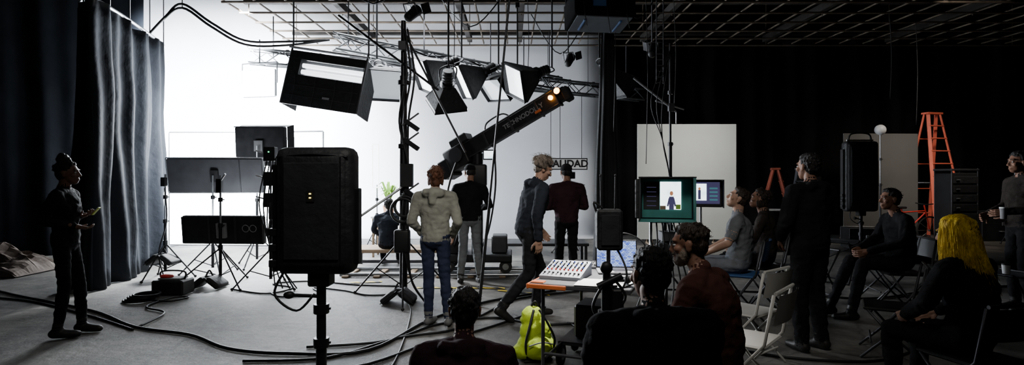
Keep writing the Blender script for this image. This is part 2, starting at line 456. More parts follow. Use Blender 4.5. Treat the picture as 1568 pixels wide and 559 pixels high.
# big overhead bank with skirt (front view from behind)
b = B('overhead_light_bank')
b.M = T(-3.12, 9.5, 3.15) @ RZ(-6) @ RY(9) @ RX(-8)
w, h, dp = 1.32, .92, .55
b.box((0, 0, -.2), (w, .025, .52), 'nylon'); b.box((0, 0, .39), (w, .025, .14), 'nylon')
b.box((-w/2, dp/2, 0), (.025, dp, h), 'nylon'); b.box((w/2, dp/2, 0), (.025, dp, h), 'nylon')
b.box((0, dp/2, h/2), (w, dp, .02), 'nylon')
b.box((-.56, 0, .19), (.2, .025, .27), 'nylon')
for z in (.13, .24): b.tube((-.44, .06, z), (w/2-.05, .06, z), .038, 'lampsoft', seg=12)
b.box((0, .14, .2), (w-.05, .02, .3), 'alu')
for sx in (-1, 1):
    b.tube((sx*w/2, 0, -h/2), (sx*w/2, 0, h/2+.12), .018, 'darksteel')
b.tube((-w/2-.05, 0, h/2+.05), (w/2+.05, 0, h/2+.05), .022, 'alu')
for z in (-.3, -.12): b.box((0, -.014, z), (w-.1, .004, .012), 'darksteel', bev=0)
for x in (-.5, -.15, .2, .5): b.path([(x, -.016, .05), (x+.03, -.03, -.15), (x+.02, -.02, -.44)], .004, 'darksteel')
b.box((.1, -.016, -.28), (.12, .006, .035), 'greyboard', bev=0)
p1 = b.M @ V3((-w/2, 0, h/2+.12)); p2 = b.M @ V3((w/2, 0, h/2+.12)); b.M = ID
for p in (p1, p2): b.tube(p, (p.x, p.y, 4.97), .014, 'darksteel')
b.obj()
softbox('softbox_light', (-2.35, 10.2, 3.45), (.25, -.55, -.55), .75, .62, .4, 'lampdim', hang=4.95, roll=0)
softbox('softbox_light', (-1.2, 10.2, 3.55), (-.75, -.35, -.42), .66, .66, .42, 'lampsoft', hang=4.95, roll=20)
softbox('softbox_light', (-.55, 10.6, 3.5), (-.8, -.3, -.45), .5, .66, .4, 'lampsoft', hang=4.95, roll=10)
softbox('softbox_light', (-.1, 11.0, 3.5), (-.5, -.4, -.6), .65, .5, .4, 'lampdim', hang=4.95, roll=5)
softbox('softbox_light', (.42, 10.2, 3.4), (-.75, -.35, -.35), .6, .6, .42, 'lampsoft', hang=4.95, roll=25)
softbox('softbox_light', (-1.05, 9.3, 3.05), (-.1, .5, -.7), .55, .5, .3, 'lampdim', hang=4.95, roll=15)
softbox('softbox_light', (1.9, 11.2, 3.6), (.5, .3, -.6), .7, .5, .4, 'lampdim', hang=4.95)
# bright panel against the wall
b = B('studio_light_panel')
b.M = T(-5.15, 11.7, 3.47) @ RZ(-14)
b.box((0, 0, 0), (.78, .08, .56), 'alu', bev=.02); b.box((0, -.045, 0), (.76, .01, .54), 'lamp', bev=0)
b.box((0, .07, 0), (.3, .1, .25), 'darksteel')
for sx in (-1, 1): b.tube((sx*.41, 0, 0), (sx*.41, 0, .42), .014, 'alu')
b.tube((-.41, 0, .42), (.41, 0, .42), .014, 'alu'); b.tube((0, 0, .42), (0, 0, .9), .014, 'alu'); b.M = ID
b.obj()
# hanging fixture top centre
b = B('hanging_light_box')
b.M = T(1.35, 8.9, 4.1) @ RZ(8) @ RX(-8)
b.box((0, 0, .05), (.95, .7, .42), 'matteblack', bev=.03)
b.box((0, 0, -.165), (.85, .6, .02), 'lampoff', bev=0)
for x in (-.28, .28): b.tube((x, -.2, -.18), (x, .2, -.18), .02, 'blue')
for x in (-.35, 0, .3):
    b.path([(x, -.36, .2), (x+.02, -.38, -.2), (x+.05, -.36, -.45+abs(x)*.3)], .006, 'cable')
for x in (-.47, .47): b.tube((x, -.2, .2), (x, -.2, .87), .014, 'darksteel'); b.tube((x, .2, .2), (x, .2, .87), .014, 'darksteel')
b.box((-.1, -.38, .02), (.2, .03, .12), 'blue'); b.M = ID
b.obj()
for (x, y, z) in ((-1.55, 8.9, 4.1), (1.15, 11.5, 3.9), (2.6, 10.6, 3.9)):
    b = B('stage_spotlight')
    b.M = T(x, y, z) @ RZ(160) @ RX(-35) @ Matrix.Scale(.85, 4)
    b.tube((0, -.18, 0), (0, .16, 0), .1, 'black', r2=.085, seg=16); b.tube((0, -.2, 0), (0, -.18, 0), .11, 'blackmetal', seg=16)
    b.tube((0, -.205, 0), (0, -.2, 0), .09, 'lampdim', seg=16); b.ell((0, .17, 0), (.085, .06, .085), 'black')
    for sx in (-1, 1): b.box((sx*.17, -.26, 0), (.16, .01, .2), 'blackmetal', X=RZ(-35*sx)); b.tube((sx*.12, 0, 0), (sx*.12, 0, .2), .01, 'darksteel')
    b.tube((-.12, 0, .2), (.12, 0, .2), .012, 'darksteel'); p = b.M @ V3((0, 0, .2)); b.M = ID
    b.tube(p, (p.x, p.y, 4.97), .014, 'darksteel'); b.obj()

# ------------------------------------------------------------------ camera crane
b = B('camera_crane')
p = V3((-.85, 9.25, 1.9)); q = V3((.72, 8.5, 2.78)); d = (q-p).normalized(); L = (q-p).length
x = d; yv = V3((0, 0, 1)).cross(x).normalized(); zv = x.cross(yv)
Mx = Matrix((x, yv, zv)).transposed().to_4x4(); Mx.translation = p; b.M = Mx
b.box((L*.5, 0, 0), (L*.95, .17, .235), 'black', bev=.015)
b.box((L*.98, 0, 0), (.3, .14, .19), 'blackmetal', bev=.012)
for z in (-.12, .12): b.tube((.1, -.09, z), (L*.97, -.09, z), .014, 'darksteel')
for t in (.3, .55, .8, .97): b.box((L*t, 0, 0), (.035, .19, .26), 'darksteel')
b.path([(L*.3, 0, .12), (L*.35, 0, .24), (L*.5, 0, .24), (L*.56, 0, .12)], .014, 'darksteel')
b.box((0, 0, -.02), (.42, .3, .36), 'black', bev=.03); b.box((-.25, 0, -.1), (.2, .34, .3), 'blackmetal', bev=.02)
b.box((.15, -.02, .2), (.34, .24, .14), 'black', bev=.02); b.tube((.05, -.2, 0), (.05, .2, 0), .12, 'darksteel', seg=18)
b.box((L+.1, 0, -.03), (.12, .16, .22), 'black', bev=.02)
b.tube((L+.02, -.1, .05), (L+.02, -.15, .05), .055, 'black', seg=14); b.tube((L+.02, -.15, .05), (L+.02, -.155, .05), .045, 'orange_lamp', seg=14)
b.tube((L-.12, -.1, .02), (L-.12, -.13, .02), .035, 'orange_lamp', seg=14)
b.box((L*.8, -.1, -.06), (.1, .03, .04), 'orange')
b.M = ID
b.tube((-.55, 9.1, .35), (-.55, 9.1, 1.95), .09, 'blackmetal', seg=16); b.box((-.55, 9.1, 1.6), (.3, .3, .35), 'black', bev=.03)
b.box((-.55, 9.3, .3), (1.1, .75, .12), 'black', bev=.02); b.box((-.9, 9.25, .55), (.35, .4, .4), 'black', bev=.02)
b.box((-.2, 9.3, .5), (.25, .4, .28), 'darksteel', bev=.02)
for xx in (-1.0, -.1):
    for yy in (9.0, 9.6): b.tube((xx, yy-.04, .17), (xx, yy+.04, .17), .1, 'tread', seg=18); b.tube((xx, yy-.045, .17), (xx, yy+.045, .17), .05, 'steel', seg=12)
b.path([(-.85, 9.1, 1.9), (-1.0, 8.9, 1.3), (-.8, 8.8, .9), (-.9, 9, .5)], .018, 'cable')
b.path([(-.3, 9.0, 2.2), (-.25, 8.8, 1.5), (-.35, 8.9, .8), (-.5, 9, .4)], .016, 'cable')
b.box((-.35, 8.93, 1.92), (.2, .03, .16), 'black'); b.box((-.35, 8.912, 1.92), (.17, .004, .12), 'scr_vid', bev=0)
crane = b.obj()
def text(name, s, Mt, size, m, parent, ext=.002, bold=0.):
    cu = bpy.data.curves.new(name, 'FONT'); cu.body = s; cu.size = size; cu.extrude = ext; cu.offset = bold
    cu.align_x = 'CENTER'; cu.align_y = 'CENTER'
    o = bpy.data.objects.new(name, cu); bpy.context.scene.collection.objects.link(o); o.data.materials.append(M[m] if isinstance(m, str) else m)
    o.parent = parent; o.matrix_parent_inverse = Matrix.Translation(parent.location).inverted()
    o.matrix_basis = Mt
    return o
text('arm_lettering', 'TECHNODOLLY', Mx @ T(L*.67, -.089, 0) @ RX(90), .1, 'greyboard', crane, bold=.002)

# dolly track
b = B('dolly_track')
for yy in (9.0, 9.6): b.tube((-2.7, yy, .04+.0), (1.9, yy, .04), .03, 'steel')
for i in range(10): b.box((-2.6+i*.49, 9.3, .02), (.1, .8, .03), 'wood')
b.obj()
b = B('stage_platform')
b.box((-2.0, 10.15, .3), (1.7, .7, .06), 'wood')
for sx in (-2.75, -1.25):
    for sy in (9.9, 10.4): b.box((sx, sy, .135), (.07, .07, .27), 'darksteel')
b.box((-2.0, 9.85, .12), (1.5, .03, .05), 'darksteel')
b.obj()
b = B('stage_platform')
b.box((.6, 10.4, .38), (1.5, .7, .05), 'darksteel')
for sx in (-.1, 1.3):
    for sy in (10.1, 10.7): b.box((sx, sy, .178), (.05, .05, .355), 'darksteel')
b.obj()

# ------------------------------------------------------------------ masts / stands
b = B('lighting_mast')
stand_parts(b, -1.42, 7.5, 3.6, .75, r=.04, rot=40, hub=.8)
b.tube((-1.42, 7.5, 3.2), (-1.42, 7.5, 3.62), .03, 'blackmetal'); b.tube((-1.42, 7.5, 1.2), (-1.42, 7.5, 2.9), .048, 'blackmetal')
b.tube((-2.3, 7.6, 3.72), (-.95, 7.4, 2.7), .016, 'blackmetal')
b.tube((-1.42, 7.45, 3.5), (-.6, 7.4, 1.9), .014, 'blackmetal')
b.tube((-1.42, 7.45, 1.45), (-2.1, 7.2, .95), .016, 'steel')
b.box((-1.42, 7.45, 3.28), (.1, .1, .12), 'darksteel'); b.box((-1.35, 7.4, 1.6), (.14, .12, .3), 'black')
for z in (2.0, 2.25, 1.35): b.box((-1.3, 7.42, z), (.22, .08, .06), 'blackmetal', X=RY(35)); b.tube((-1.42, 7.42, z), (-1.2, 7.38, z+.15), .012, 'steel')
for k in range(3):
    b.path([(-1.42+.03*k, 7.45, 3.5), (-1.36+.05*k, 7.4, 2.9), (-1.46+.06*k, 7.42, 2.3), (-1.34, 7.4, 1.7), (-1.42+.04*k, 7.4, 1.0), (-1.3, 7.35, .3), (-1.1, 7.2, .02)], .014, 'cable')
b.torus((-1.38, 7.38, 1.2), .13, .02, 'cable', X=RX(80)); b.torus((-1.4, 7.36, 1.15), .15, .02, 'cable', X=RX(85))
b.box((-1.42, 7.42, .75), (.2, .14, .3), 'black', bev=.03)
sandbag_parts(b, -1.42, 7.2)
b.obj()
b = B('hanging_boom_pole')
b.tube((.09, 7, 4.98), (-.4, 7, .02), .014, 'blackmetal'); b.tube((-.4, 7, .02), (-.28, 7, 1.2), .02, 'black'); b.obj()
b = B('tall_light_stand')
stand_parts(b, 2.76, 10, 3.9, .6, r=.024, rot=10, hub=.7)
b.tube((2.1, 9.9, 3.28), (2.85, 9.95, 2.7), .018, 'steel'); b.tube((2.85, 9.95, 2.7), (2.85, 9.95, 2.5), .012, 'steel')
b.box((2.76, 9.95, 2.78), (.1, .08, .14), 'darksteel'); b.tube((2.5, 10, 2.9), (3.0, 10, 2.75), .014, 'steel')
for xx in (2.52, 2.64): b.tube((xx, 10, 3.2), (xx, 10, 4.95), .01, 'darksteel')
for i in range(16): b.tube((2.52, 10, 3.22+i*.1), (2.64, 10, 3.22+i*.1), .007, 'darksteel', seg=5)
for k in range(3): b.path([(2.76, 9.96, 3.8), (2.4+.1*k, 9.9, 2.9), (2.6, 9.9, 2.2), (2.74, 9.9, 1.4), (2.7, 9.8, .3)], .008, 'cable')
b.obj()
b = B('hanging_cables')
for k, (dx, dz) in enumerate(((0, 0), (.06, .07))):
    b.path([(-6.3+dx, 9.9, 4.0+dz), (-6.1+dx, 10, 4.3+dz), (-5.75, 10, 4.52+dz), (-5.3, 10.1, 4.22+dz), (-4.8, 10.3, 3.95+dz), (-4.2, 10.6, 4.0+dz), (-3.5, 11, 4.2)], .022, 'cable')
b.tube((-5.75, 10, 4.52), (-5.75, 10, ZC-.01), .008, 'cable')
b.obj()
for (x1, x2, yy) in ((1.55, 2.6, 9.6), (1.6, .9, 9.9), (-1.4, -.1, 10.5), (.4, 1.6, 12), (-2.9, -1.4, 9)):
    b = B('swagged_cable')
    b.path([(x1, yy, 4.97), ((x1+x2)/2, yy-.1, 4.1+R.random()*.3), (x2, yy, 4.97)], .012, 'cable'); b.obj()
for (x, y, z0) in ((1.62, 9.2, 2.3), (2.35, 10.1, 1.8), (3.1, 11, 2.9), (.25, 9.9, 3.0), (-1.0, 9.6, 3.1), (7.9, 12, 3.2), (8.8, 12.5, 2.7)):
    b = B('hanging_rope'); b.path([(x, y, 4.97), (x+.04, y, (4.98+z0)/2), (x+.01, y, z0)], .007, 'cable'); b.obj()

# LED banks left
b = B('light_bank')
b.M = T(-4.8, 9.3, 1.6) @ RZ(3) @ RX(10)
b.box((0, 0, 0), (1.5, .06, .55), 'darkpanel', bev=.01)
b.tube((-.77, 0, -.28), (-.77, 0, .28), .012, 'alu'); b.tube((.77, 0, -.28), (.77, 0, .28), .012, 'alu')
b.tube((-.77, 0, .285), (.77, 0, .285), .012, 'alu'); b.tube((-.77, 0, -.285), (.77, 0, -.285), .012, 'alu')
b.tube((.39, -.035, -.27), (.39, -.035, .27), .008, 'darksteel'); b.box((0, .035, 0), (1.4, .01, .48), 'lamp', bev=0)
b.box((0, -.05, 0), (.12, .06, .2), 'black'); b.M = ID
stand_parts(b, -4.8, 9.2, 1.6, .5, rot=70); b.obj()
b = B('light_bank')
b.M = T(-4.24, 8.45, .8) @ RZ(-4) @ RX(6)
b.box((0, 0, 0), (1.24, .1, .42), 'nylon', bev=.02)
for xx in (-.6, -.2, .2, .6): b.box((xx, -.055, 0), (.03, .01, .4), 'darksteel', bev=0)
b.torus((.36, -.06, .03), .05, .006, 'greyboard', X=RX(90)); b.torus((.47, -.06, .03), .05, .006, 'greyboard', X=RX(90))
b.box((0, -.07, 0), (.14, .06, .22), 'greyboard'); b.box((0, .055, 0), (1.15, .01, .36), 'lamp', bev=0)
b.M = ID
stand_parts(b, -4.22, 8.3, 1.6, .62, rot=200); b.box((-4.22, 8.27, 1.45), (.08, .07, .2), 'blackmetal'); b.tube((-4.22, 8.27, 1.5), (-4.1, 8.2, 1.62), .014, 'steel'); sandbag_parts(b, -4.3, 8.15)
b.obj()
b = B('sandbagged_light_stand')
stand_parts(b, -5.38, 8.9, 1.62, .42, rot=15); b.box((-5.38, 8.86, 1.5), (.07, .07, .14), 'blackmetal')
sandbag_parts(b, -5.38, 8.85, .22)
b.path([(-5.36, 8.85, 1.4), (-5.3, 8.8, .9), (-5.42, 8.8, .4), (-5.2, 8.6, .02)], .01, 'cable'); b.obj()
b = B('softbox_light')
b.M = T(-4.5, 10.3, 2.13) @ RX(4)
b.box((0, 0, 0), (.88, .16, .68), 'matteblack', bev=.03); b.add([(-.44, .07, -.34), (.44, .07, -.34), (.44, .07, .34), (-.44, .07, .34), (-.48, .3, -.38), (.48, .3, -.38), (.48, .3, .38), (-.48, .3, .38)], [[0, 1, 5, 4], [1, 2, 6, 5], [2, 3, 7, 6], [3, 0, 4, 7]], 'matteblack')
b.box((0, .29, 0), (.94, .01, .74), 'lamp', bev=0); b.box((0, -.11, 0), (.16, .06, .2), 'black'); b.tube((-.46, -.05, .34), (.46, -.05, .34), .012, 'darksteel'); b.M = ID
stand_parts(b, -4.5, 10.12, 2.12, .5, m='black', rot=30); b.obj()
b = B('equipment_stand')
stand_parts(b, -3.45, 8.2, 1.98, .5, rot=90)
for z in (1.9, 1.55, 1.25): b.box((-3.42, 8.12, z), (.16, .12, .2), 'black'); b.tube((-3.45, 8.15, z), (-3.62, 8.1, z+.05), .012, 'steel')
b.box((-3.35, 8.1, 1.1), (.14, .1, .24), 'darksteel'); b.tube((-3.3, 8.2, 1.95), (-3.3, 8.2, .6), .014, 'alu')
b.box((-3.42, 8.055, 1.93), (.015, .01, .015), 'greenled', bev=0)
for k in range(4): b.path([(-3.45+.04*k, 8.1, 1.85), (-3.55+.06*k, 8.05, 1.2), (-3.4, 8.05, .6), (-3.3+.1*k, 8, .02)], .009, 'cable')
b.obj()
b = B('glowing_bounce_board')  # white bounce board, given its own glow in place of reflected light
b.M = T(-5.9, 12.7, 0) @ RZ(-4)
b.box((0, 0, 1.3), (3.5, .03, 2.5), 'boardglow', bev=0)
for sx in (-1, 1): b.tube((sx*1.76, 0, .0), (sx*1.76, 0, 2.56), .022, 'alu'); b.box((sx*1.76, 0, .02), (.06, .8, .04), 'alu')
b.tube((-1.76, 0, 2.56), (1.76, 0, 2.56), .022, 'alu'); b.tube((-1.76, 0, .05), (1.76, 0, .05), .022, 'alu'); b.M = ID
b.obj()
b = B('ballast_case')
b.box((-4.55, 7.7, .11), (.42, .3, .2), 'black', bev=.02); b.box((-4.55, 7.7, .225), (.3, .2, .02), 'greyboard'); b.ell((-4.62, 7.68, .25), (.09, .07, .03), 'redp')
b.path([(-4.7, 7.7, .2), (-4.7, 7.7, .31), (-4.4, 7.7, .31), (-4.4, 7.7, .2)], .012, 'black'); b.obj()
b = B('coiled_cable')
for i in range(6): b.torus((-4.75+.02*i, 7.3, .02+.014*i), .17-.01*(i % 3), .013, 'cable')
b.path([(-4.6, 7.25, .03), (-4.3, 7.2, .02), (-4.2, 7.45, .02), (-4.4, 7.4, .02), (-4.4, 6.9, .02), (-4.0, 6.6, .02), (-3.9, 6.0, .02)], .012, 'cable'); b.obj()
b = B('crumpled_tarp')
g = []
for i in range(36):
    row = []
    for j in range(26):
        u = i/35; v = j/25; e = max(0, sin(pi*u)*sin(pi*v))
        z = .02+e**.5*(.32+.34*(abs(noise.noise((u*6, v*5, 1)))+.4*abs(noise.noise((u*13, v*11, 3)))))
        row.append((-10.2+2.5*u, 8.9+1.1*v+.2*noise.noise((u*5, v*5, 7)), z))
    g.append(row)
b.sheet(g, 'tarp', False); b.obj()

# foreground LED panel
def panel_light(name, x, y, z0, w, h, yaw, leds, strap, base=True):
    b = B(name); b.M = T(x, y, z0+h/2) @ RZ(yaw)
    b.box((0, 0, 0), (w, .2, h), 'nylon', bev=.06)
    b.box((0, -.005, 0), (w-.06, .22, h-.06), 'nylon', bev=.045)
    b.box((-w/2-.02, 0, -.05), (.03, .09, h*.85), 'blackmetal'); b.box((w/2+.01, 0, -.1), (.03, .07, h*.6), 'blackmetal')
    b.box((0, -.12, 0), (w*.7, .012, h*.75), 'blackcloth', bev=.004)
    for sx in (-1, 1): b.tube((sx*w*.37, -.116, -h*.42), (sx*w*.37, -.116, h*.42), .004, 'blackmetal')
    b.path([(-w*.46, -.1, h*.42), (0, -.115, h*.44), (w*.46, -.1, h*.42)], .005, 'blackmetal')
    if leds:
        b.box((.0, -.13, .11), (.012, .01, .007), 'led', bev=0); b.box((.0, -.13, .085), (.012, .01, .007), 'led', bev=0)
        b.box((.0, -.128, .095), (.05, .008, .07), 'black', bev=0)
    if strap:
        b.path([(-w*.35, 0, h/2), (-w*.25, 0, h/2+.14), (w*.25, 0, h/2+.14), (w*.35, 0, h/2)], .016, 'nylon'); b.tube((-w*.4, 0, h/2+.02), (w*.4, 0, h/2+.02), .016, 'alu')
    for k in range(3):
        b.box((-w/2-.03, -.02, -h*.42+.1*k), (.05, .07, .05), 'black')
    b.box((.02, 0, -h/2-.03), (.14, .12, .1), 'blackmetal', bev=.01)
    b.path([(-.2, -.05, -h/2+.02), (-.24, -.1, -h/2-.12), (-.1, -.1, -h/2-.22), (.0, -.06, -h/2-.12)], .008, 'cable')
    b.M = ID
    stand_parts(b, x+.02, y, z0-.02, .55, r=.026, rot=30, hub=.32)
    b.tube((x+.02, y, .1), (x+.02, y, z0), .03, 'blackmetal')
    b.tube((x+.02, y, z0-.15), (x-.14, y-.1, z0-.12), .012, 'blackmetal'); b.ell((x-.15, y-.1, z0-.12), (.035, .03, .025), 'black')
    return b.obj()
panel_light('panel_light_on_stand', -1.25, 3.7, .97, .5, .81, -3, True, False)
panel_light('panel_light_on_stand', 6.55, 10.8, .92, .62, 1.32, 0, False, True)

# set pieces centre
b = B('tube_light_frame')
for (p, q) in (((-2.92, 12, 1.35), (-2.92, 12, 2.25)), ((-2.79, 12, 1.35), (-2.79, 12, 2.25)), ((-2.92, 12, 2.25), (-2.79, 12, 2.25)), ((-2.92, 12, 1.35), (-2.79, 12, 1.35))): b.tube(p, q, .012, 'tubeglow')
stand_parts(b, -2.85, 12.1, 1.4, .4); b.obj()
b = B('potted_palm')
x, y = -2.45, 11.4
b.tube((x, y, .81), (x, y, 1.0), .09, 'pot', r2=.12, seg=16)
for i in range(26):
    a = R.uniform(0, 2*pi); l = R.uniform(.25, .5); dx, dy = cos(a)*l*.55, sin(a)*l*.55
    P = [V3((x, y, .98)), V3((x+dx*.3, y+dy*.3, .98+l*.6)), V3((x+dx*.7, y+dy*.7, 1.0+l*.95)), V3((x+dx*1.2, y+dy*1.2, .98+l*.85))]
    s = V3((-sin(a), cos(a), 0)); vs = []
    for k, w in enumerate((.008, .03, .025, .002)): vs += [P[k]-s*w, P[k]+s*w]
    b.add(vs, [[0, 1, 3, 2], [2, 3, 5, 4], [4, 5, 7, 6]], 'leaf', True)
b.obj()
b = B('side_table'); b.box((x, y, .78), (.6, .5, .04), 'white')
for sx in (-.26, .26):
    for sy in (-.2, .2): b.box((x+sx, y+sy, .38), (.04, .04, .76), 'wood')
b.obj()
b = B('hanging_sign')
b.box((1.3, 13.6, 1.87), (.98, .02, .28), 'black', bev=0); b.box((1.3, 13.587, 1.87), (.93, .01, .23), 'paper', bev=0)
b.tube((.8, 13.6, 3.5), (1.85, 13.6, 3.5), .015, 'darksteel')
for xx in (.92, 1.14, 1.65): b.tube((xx, 13.6, 1.99), (xx, 13.6, 3.5), .008, 'cable', seg=5)
for xx in (.85, 1.8): b.tube((xx, 13.6, 3.5), (xx, 13.6, 4.97), .006, 'cable', seg=5)
sg = b.obj(); text('sign_lettering', 'CALIDAD', T(1.3, 13.578, 1.87) @ RX(90), .235, 'black', sg, bold=.008)

# right boards
def stand_board(name, x, y, w, z0, z1, m, yaw=0):
    b = B(name); b.M = T(x, y, 0) @ RZ(yaw)
    b.box((0, 0, (z0+z1)/2), (w, .03, z1-z0), m, bev=.003)
    for sx in (-1, 1): b.box((sx*w*.35, .04, z1*.5), (.05, .04, z1*.95), 'wood'); b.box((sx*w*.35, .25, .02), (.05, .6, .04), 'wood'); b.tube((sx*w*.35, .5, .03), (sx*w*.35, .05, z1*.6), .018, 'wood')
    return b.obj()
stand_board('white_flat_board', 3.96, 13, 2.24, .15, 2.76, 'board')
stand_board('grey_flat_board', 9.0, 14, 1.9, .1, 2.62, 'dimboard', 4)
b = B('globe_lamp_on_stand'); b.ell((8.35, 13, 2.63), (.12, .12, .12), 'globe'); stand_parts(b, 8.35, 13, 2.52, .4, m='darksteel'); b.obj()

def stepladder(name, x, y, yaw, h, w0, w1, spread, m, rungs):
    b = B(name); b.M = T(x, y, 0) @ RZ(yaw)
    for sx in (-1, 1):
        for sy in (-1, 1):
            p = V3((sx*w0/2, sy*spread/2, .02)); q = V3((sx*w1/2, sy*.05, h))
            d = q-p; c = (p+q)/2
            X = d.to_track_quat('Z', 'Y').to_matrix().to_4x4(); b.box(c, (.08, .04, d.length), m, X=X)
            b.box(p, (.09, .06, .04), 'tread')
    for i in range(1, rungs+1):
        t = i/(rungs+1); hw = (w0*(1-t)+w1*t)/2; yy = -spread/2*(1-t)-.05*t
        b.box((0, yy, h*t), (hw*2, .09, .03), m)
        if i % 2 == 0: b.tube((-hw, -yy, h*t), (hw, -yy, h*t), .014, m)
    b.box((0, 0, h), (w1+.1, .2, .05), m)
    for sx in (-1, 1): b.box((sx*(w0*.55+w1*.45)/2, 0, h*.45), (.02, spread*.55, .025), 'alu')
    return b.obj()
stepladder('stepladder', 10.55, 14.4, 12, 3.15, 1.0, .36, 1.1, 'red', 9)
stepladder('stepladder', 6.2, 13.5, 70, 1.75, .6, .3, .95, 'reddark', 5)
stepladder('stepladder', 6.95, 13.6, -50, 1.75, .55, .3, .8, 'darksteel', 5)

b = B('equipment_rack')
b.box((9.75, 12.6, .9), (.55, .5, 1.5), 'black', bev=.01)
for i in range(7): b.box((9.75, 12.34, .3+i*.2), (.5, .02, .15), 'black' if i % 2 else 'nylon'); b.tube((9.55, 12.31, .3+i*.2), (9.62, 12.31, .3+i*.2), .012, 'steel')
for sx in (-.28, .28):
    for sy in (-.25, .25): b.tube((9.75+sx, 12.6+sy, .1), (9.75+sx, 12.6+sy, 1.75), .012, 'darksteel'); b.ell((9.75+sx, 12.6+sy, .06), (.05, .05, .06), 'tread')
b.box((9.75, 12.6, 1.72), (.6, .55, .04), 'darksteel'); b.obj()
def flightcase(name, x, y, z, w, d, h, yaw=0, m='black'):
    b = B(name); b.M = T(x, y, z) @ RZ(yaw); b.box((0, 0, h/2+.0), (w, d, h), m, bev=.01)
    for sx in (-1, 1):
        for sy in (-1, 1): b.tube((sx*w/2, sy*d/2, 0.01), (sx*w/2, sy*d/2, h-.01), .012, 'darksteel')
        b.tube((sx*w/2, -d/2, h), (sx*w/2, d/2, h), .01, 'darksteel')
    for sy in (-1, 1): b.tube((-w/2, sy*d/2, h), (w/2, sy*d/2, h), .01, 'steel'); b.tube((-w/2, sy*d/2, h*.6), (w/2, sy*d/2, h*.6), .006, 'darksteel')
    b.box((0, -d/2-.01, h*.6), (.06, .02, .08), 'steel'); b.path([(-.1, -d/2, h*.35), (-.1, -d/2-.04, h*.35), (.1, -d/2-.04, h*.35), (.1, -d/2, h*.35)], .01, 'steel', sub=1)
    return b.obj()
flightcase('flight_case', 11.9, 14.2, 0, 1.0, .6, .7); flightcase('flight_case', 13.3, 14.1, 0, .9, .6, .9, 8)
flightcase('flight_case', 7.7, 12.6, 0, .7, .5, .45, -10); flightcase('flight_case', 5.4, 12.2, 0, .9, .5, .5, 5)
flightcase('flight_case', 7.35, 10.6, 0, .55, .4, .42, 10)
for (x, y, h) in ((11.4, 13.0, 2.0), (12.2, 12.7, 1.7), (12.8, 13.2, 2.3), (13.6, 12.6, 2.1), (7.6, 14.3, 1.5), (10.9, 12.0, 1.3), (1.2, 11.8, 1.6)):
    b = B('light_stand'); stand_parts(b, x, y, h, .38, m='darksteel', rot=x*50); b.box((x, y, h), (.16, .14, .14), 'black', X=RZ(20)); b.tube((x, y, h-.12), (x+.3, y, h-.2), .012, 'steel'); b.obj()
# bicycle
b = B('bicycle'); b.M = T(9.15, 13.2, .33) @ RZ(5)
for xx in (-.5, .5):
    b.torus((xx, 0, 0), .31, .018, 'tread', X=RX(90)); b.tube((xx, -.03, 0), (xx, .03, 0), .025, 'steel')
    for i in range(10): a = pi*2*i/10; b.tube((xx, 0, 0), (xx+.3*cos(a), 0, .3*sin(a)), .003, 'alu', seg=4)
for p, q in (((-.5, 0, 0), (-.1, 0, -.03)), ((-.5, 0, 0), (-.18, 0, .42)), ((-.1, 0, -.03), (-.2, 0, .5)), ((-.1, 0, -.03), (.38, 0, .4)), ((-.17, 0, .42), (.37, 0, .45)), ((.36, 0, .58), (.5, 0, 0))): b.tube(p, q, .016, 'redp')
b.box((-.21, 0, .53), (.24, .12, .05), 'black', bev=.02); b.path([(.36, -.25, .62), (.38, 0, .6), (.36, .25, .62)], .013, 'black'); b.torus((-.1, 0, -.03), .08, .008, 'steel', X=RX(90)); b.obj()

# ------------------------------------------------------------------ monitors
b = B('director_monitor')
b.M = T(1.66, 6.15, 1.35) @ RZ(-14)
w, h, dp = .56, .46, .34
b.box((0, .12, 0), (w, .07, h), 'black', bev=.01)
b.box((-w/2, -dp/2+.1, 0), (.012, dp, h), 'black', bev=0); b.box((w/2, -dp/2+.1, 0), (.012, dp, h), 'teal', bev=0)
b.box((0, -dp/2+.1, h/2), (w+.02, dp, .012), 'black', bev=0); b.box((0, -dp/2+.1, -h/2), (w+.02, dp, .012), 'teal', bev=0)
b.box((0, .075, 0), (w-.04, .02, h-.04), 'teal', bev=0)
b.box((.04, .062, .03), (.22, .006, .3), 'scr_vid', bev=0)
b.box((.05, .057, -.05), (.05, .004, .14), 'scr_dark', bev=.001); b.ell((.05, .056, .055), (.018, .004, .024), 'scr_skin')
b.box((.02, .057, -.04), (.018, .004, .09), 'scr_dark', X=RY(12), bev=0); b.box((.08, .057, -.04), (.018, .004, .09), 'scr_dark', X=RY(-12), bev=0)
b.box((.12, .057, -.09), (.05, .004, .05), 'leaf', bev=0); b.box((-.04, .057, -.1), (.06, .004, .04), 'wood', bev=0)
b.box((-.16, .062, .03), (.17, .006, .3), 'black', bev=0)
for k in range(5): b.box((-.16, .057, -.08+.05*k), (.1, .004, .006), 'scr_dark', bev=0)
b.box((-.3, -.02, .0), (.06, .2, .42), 'nylon', bev=.01)
b.M = ID
stand_parts(b, 1.68, 6.3, 1.12, .45, r=.024, rot=100, hub=.6)
for p, q in (((1.5, 6.2, 1.1), (1.9, 6.2, 1.1)), ((1.5, 6.2, 1.1), (1.45, 6.0, .75)), ((1.9, 6.2, 1.1), (2.0, 6.3, .6))): b.tube(p, q, .016, 'steel')
for k in range(7): b.path([(1.5+.06*k, 6.2, 1.12), (1.45+.07*k, 6.0, .95-.03*k), (1.5+.05*k, 6.1, .75), (1.4+.08*k, 6.1, .4), (1.2+.1*k, 5.9, .02)], .009, 'cable')
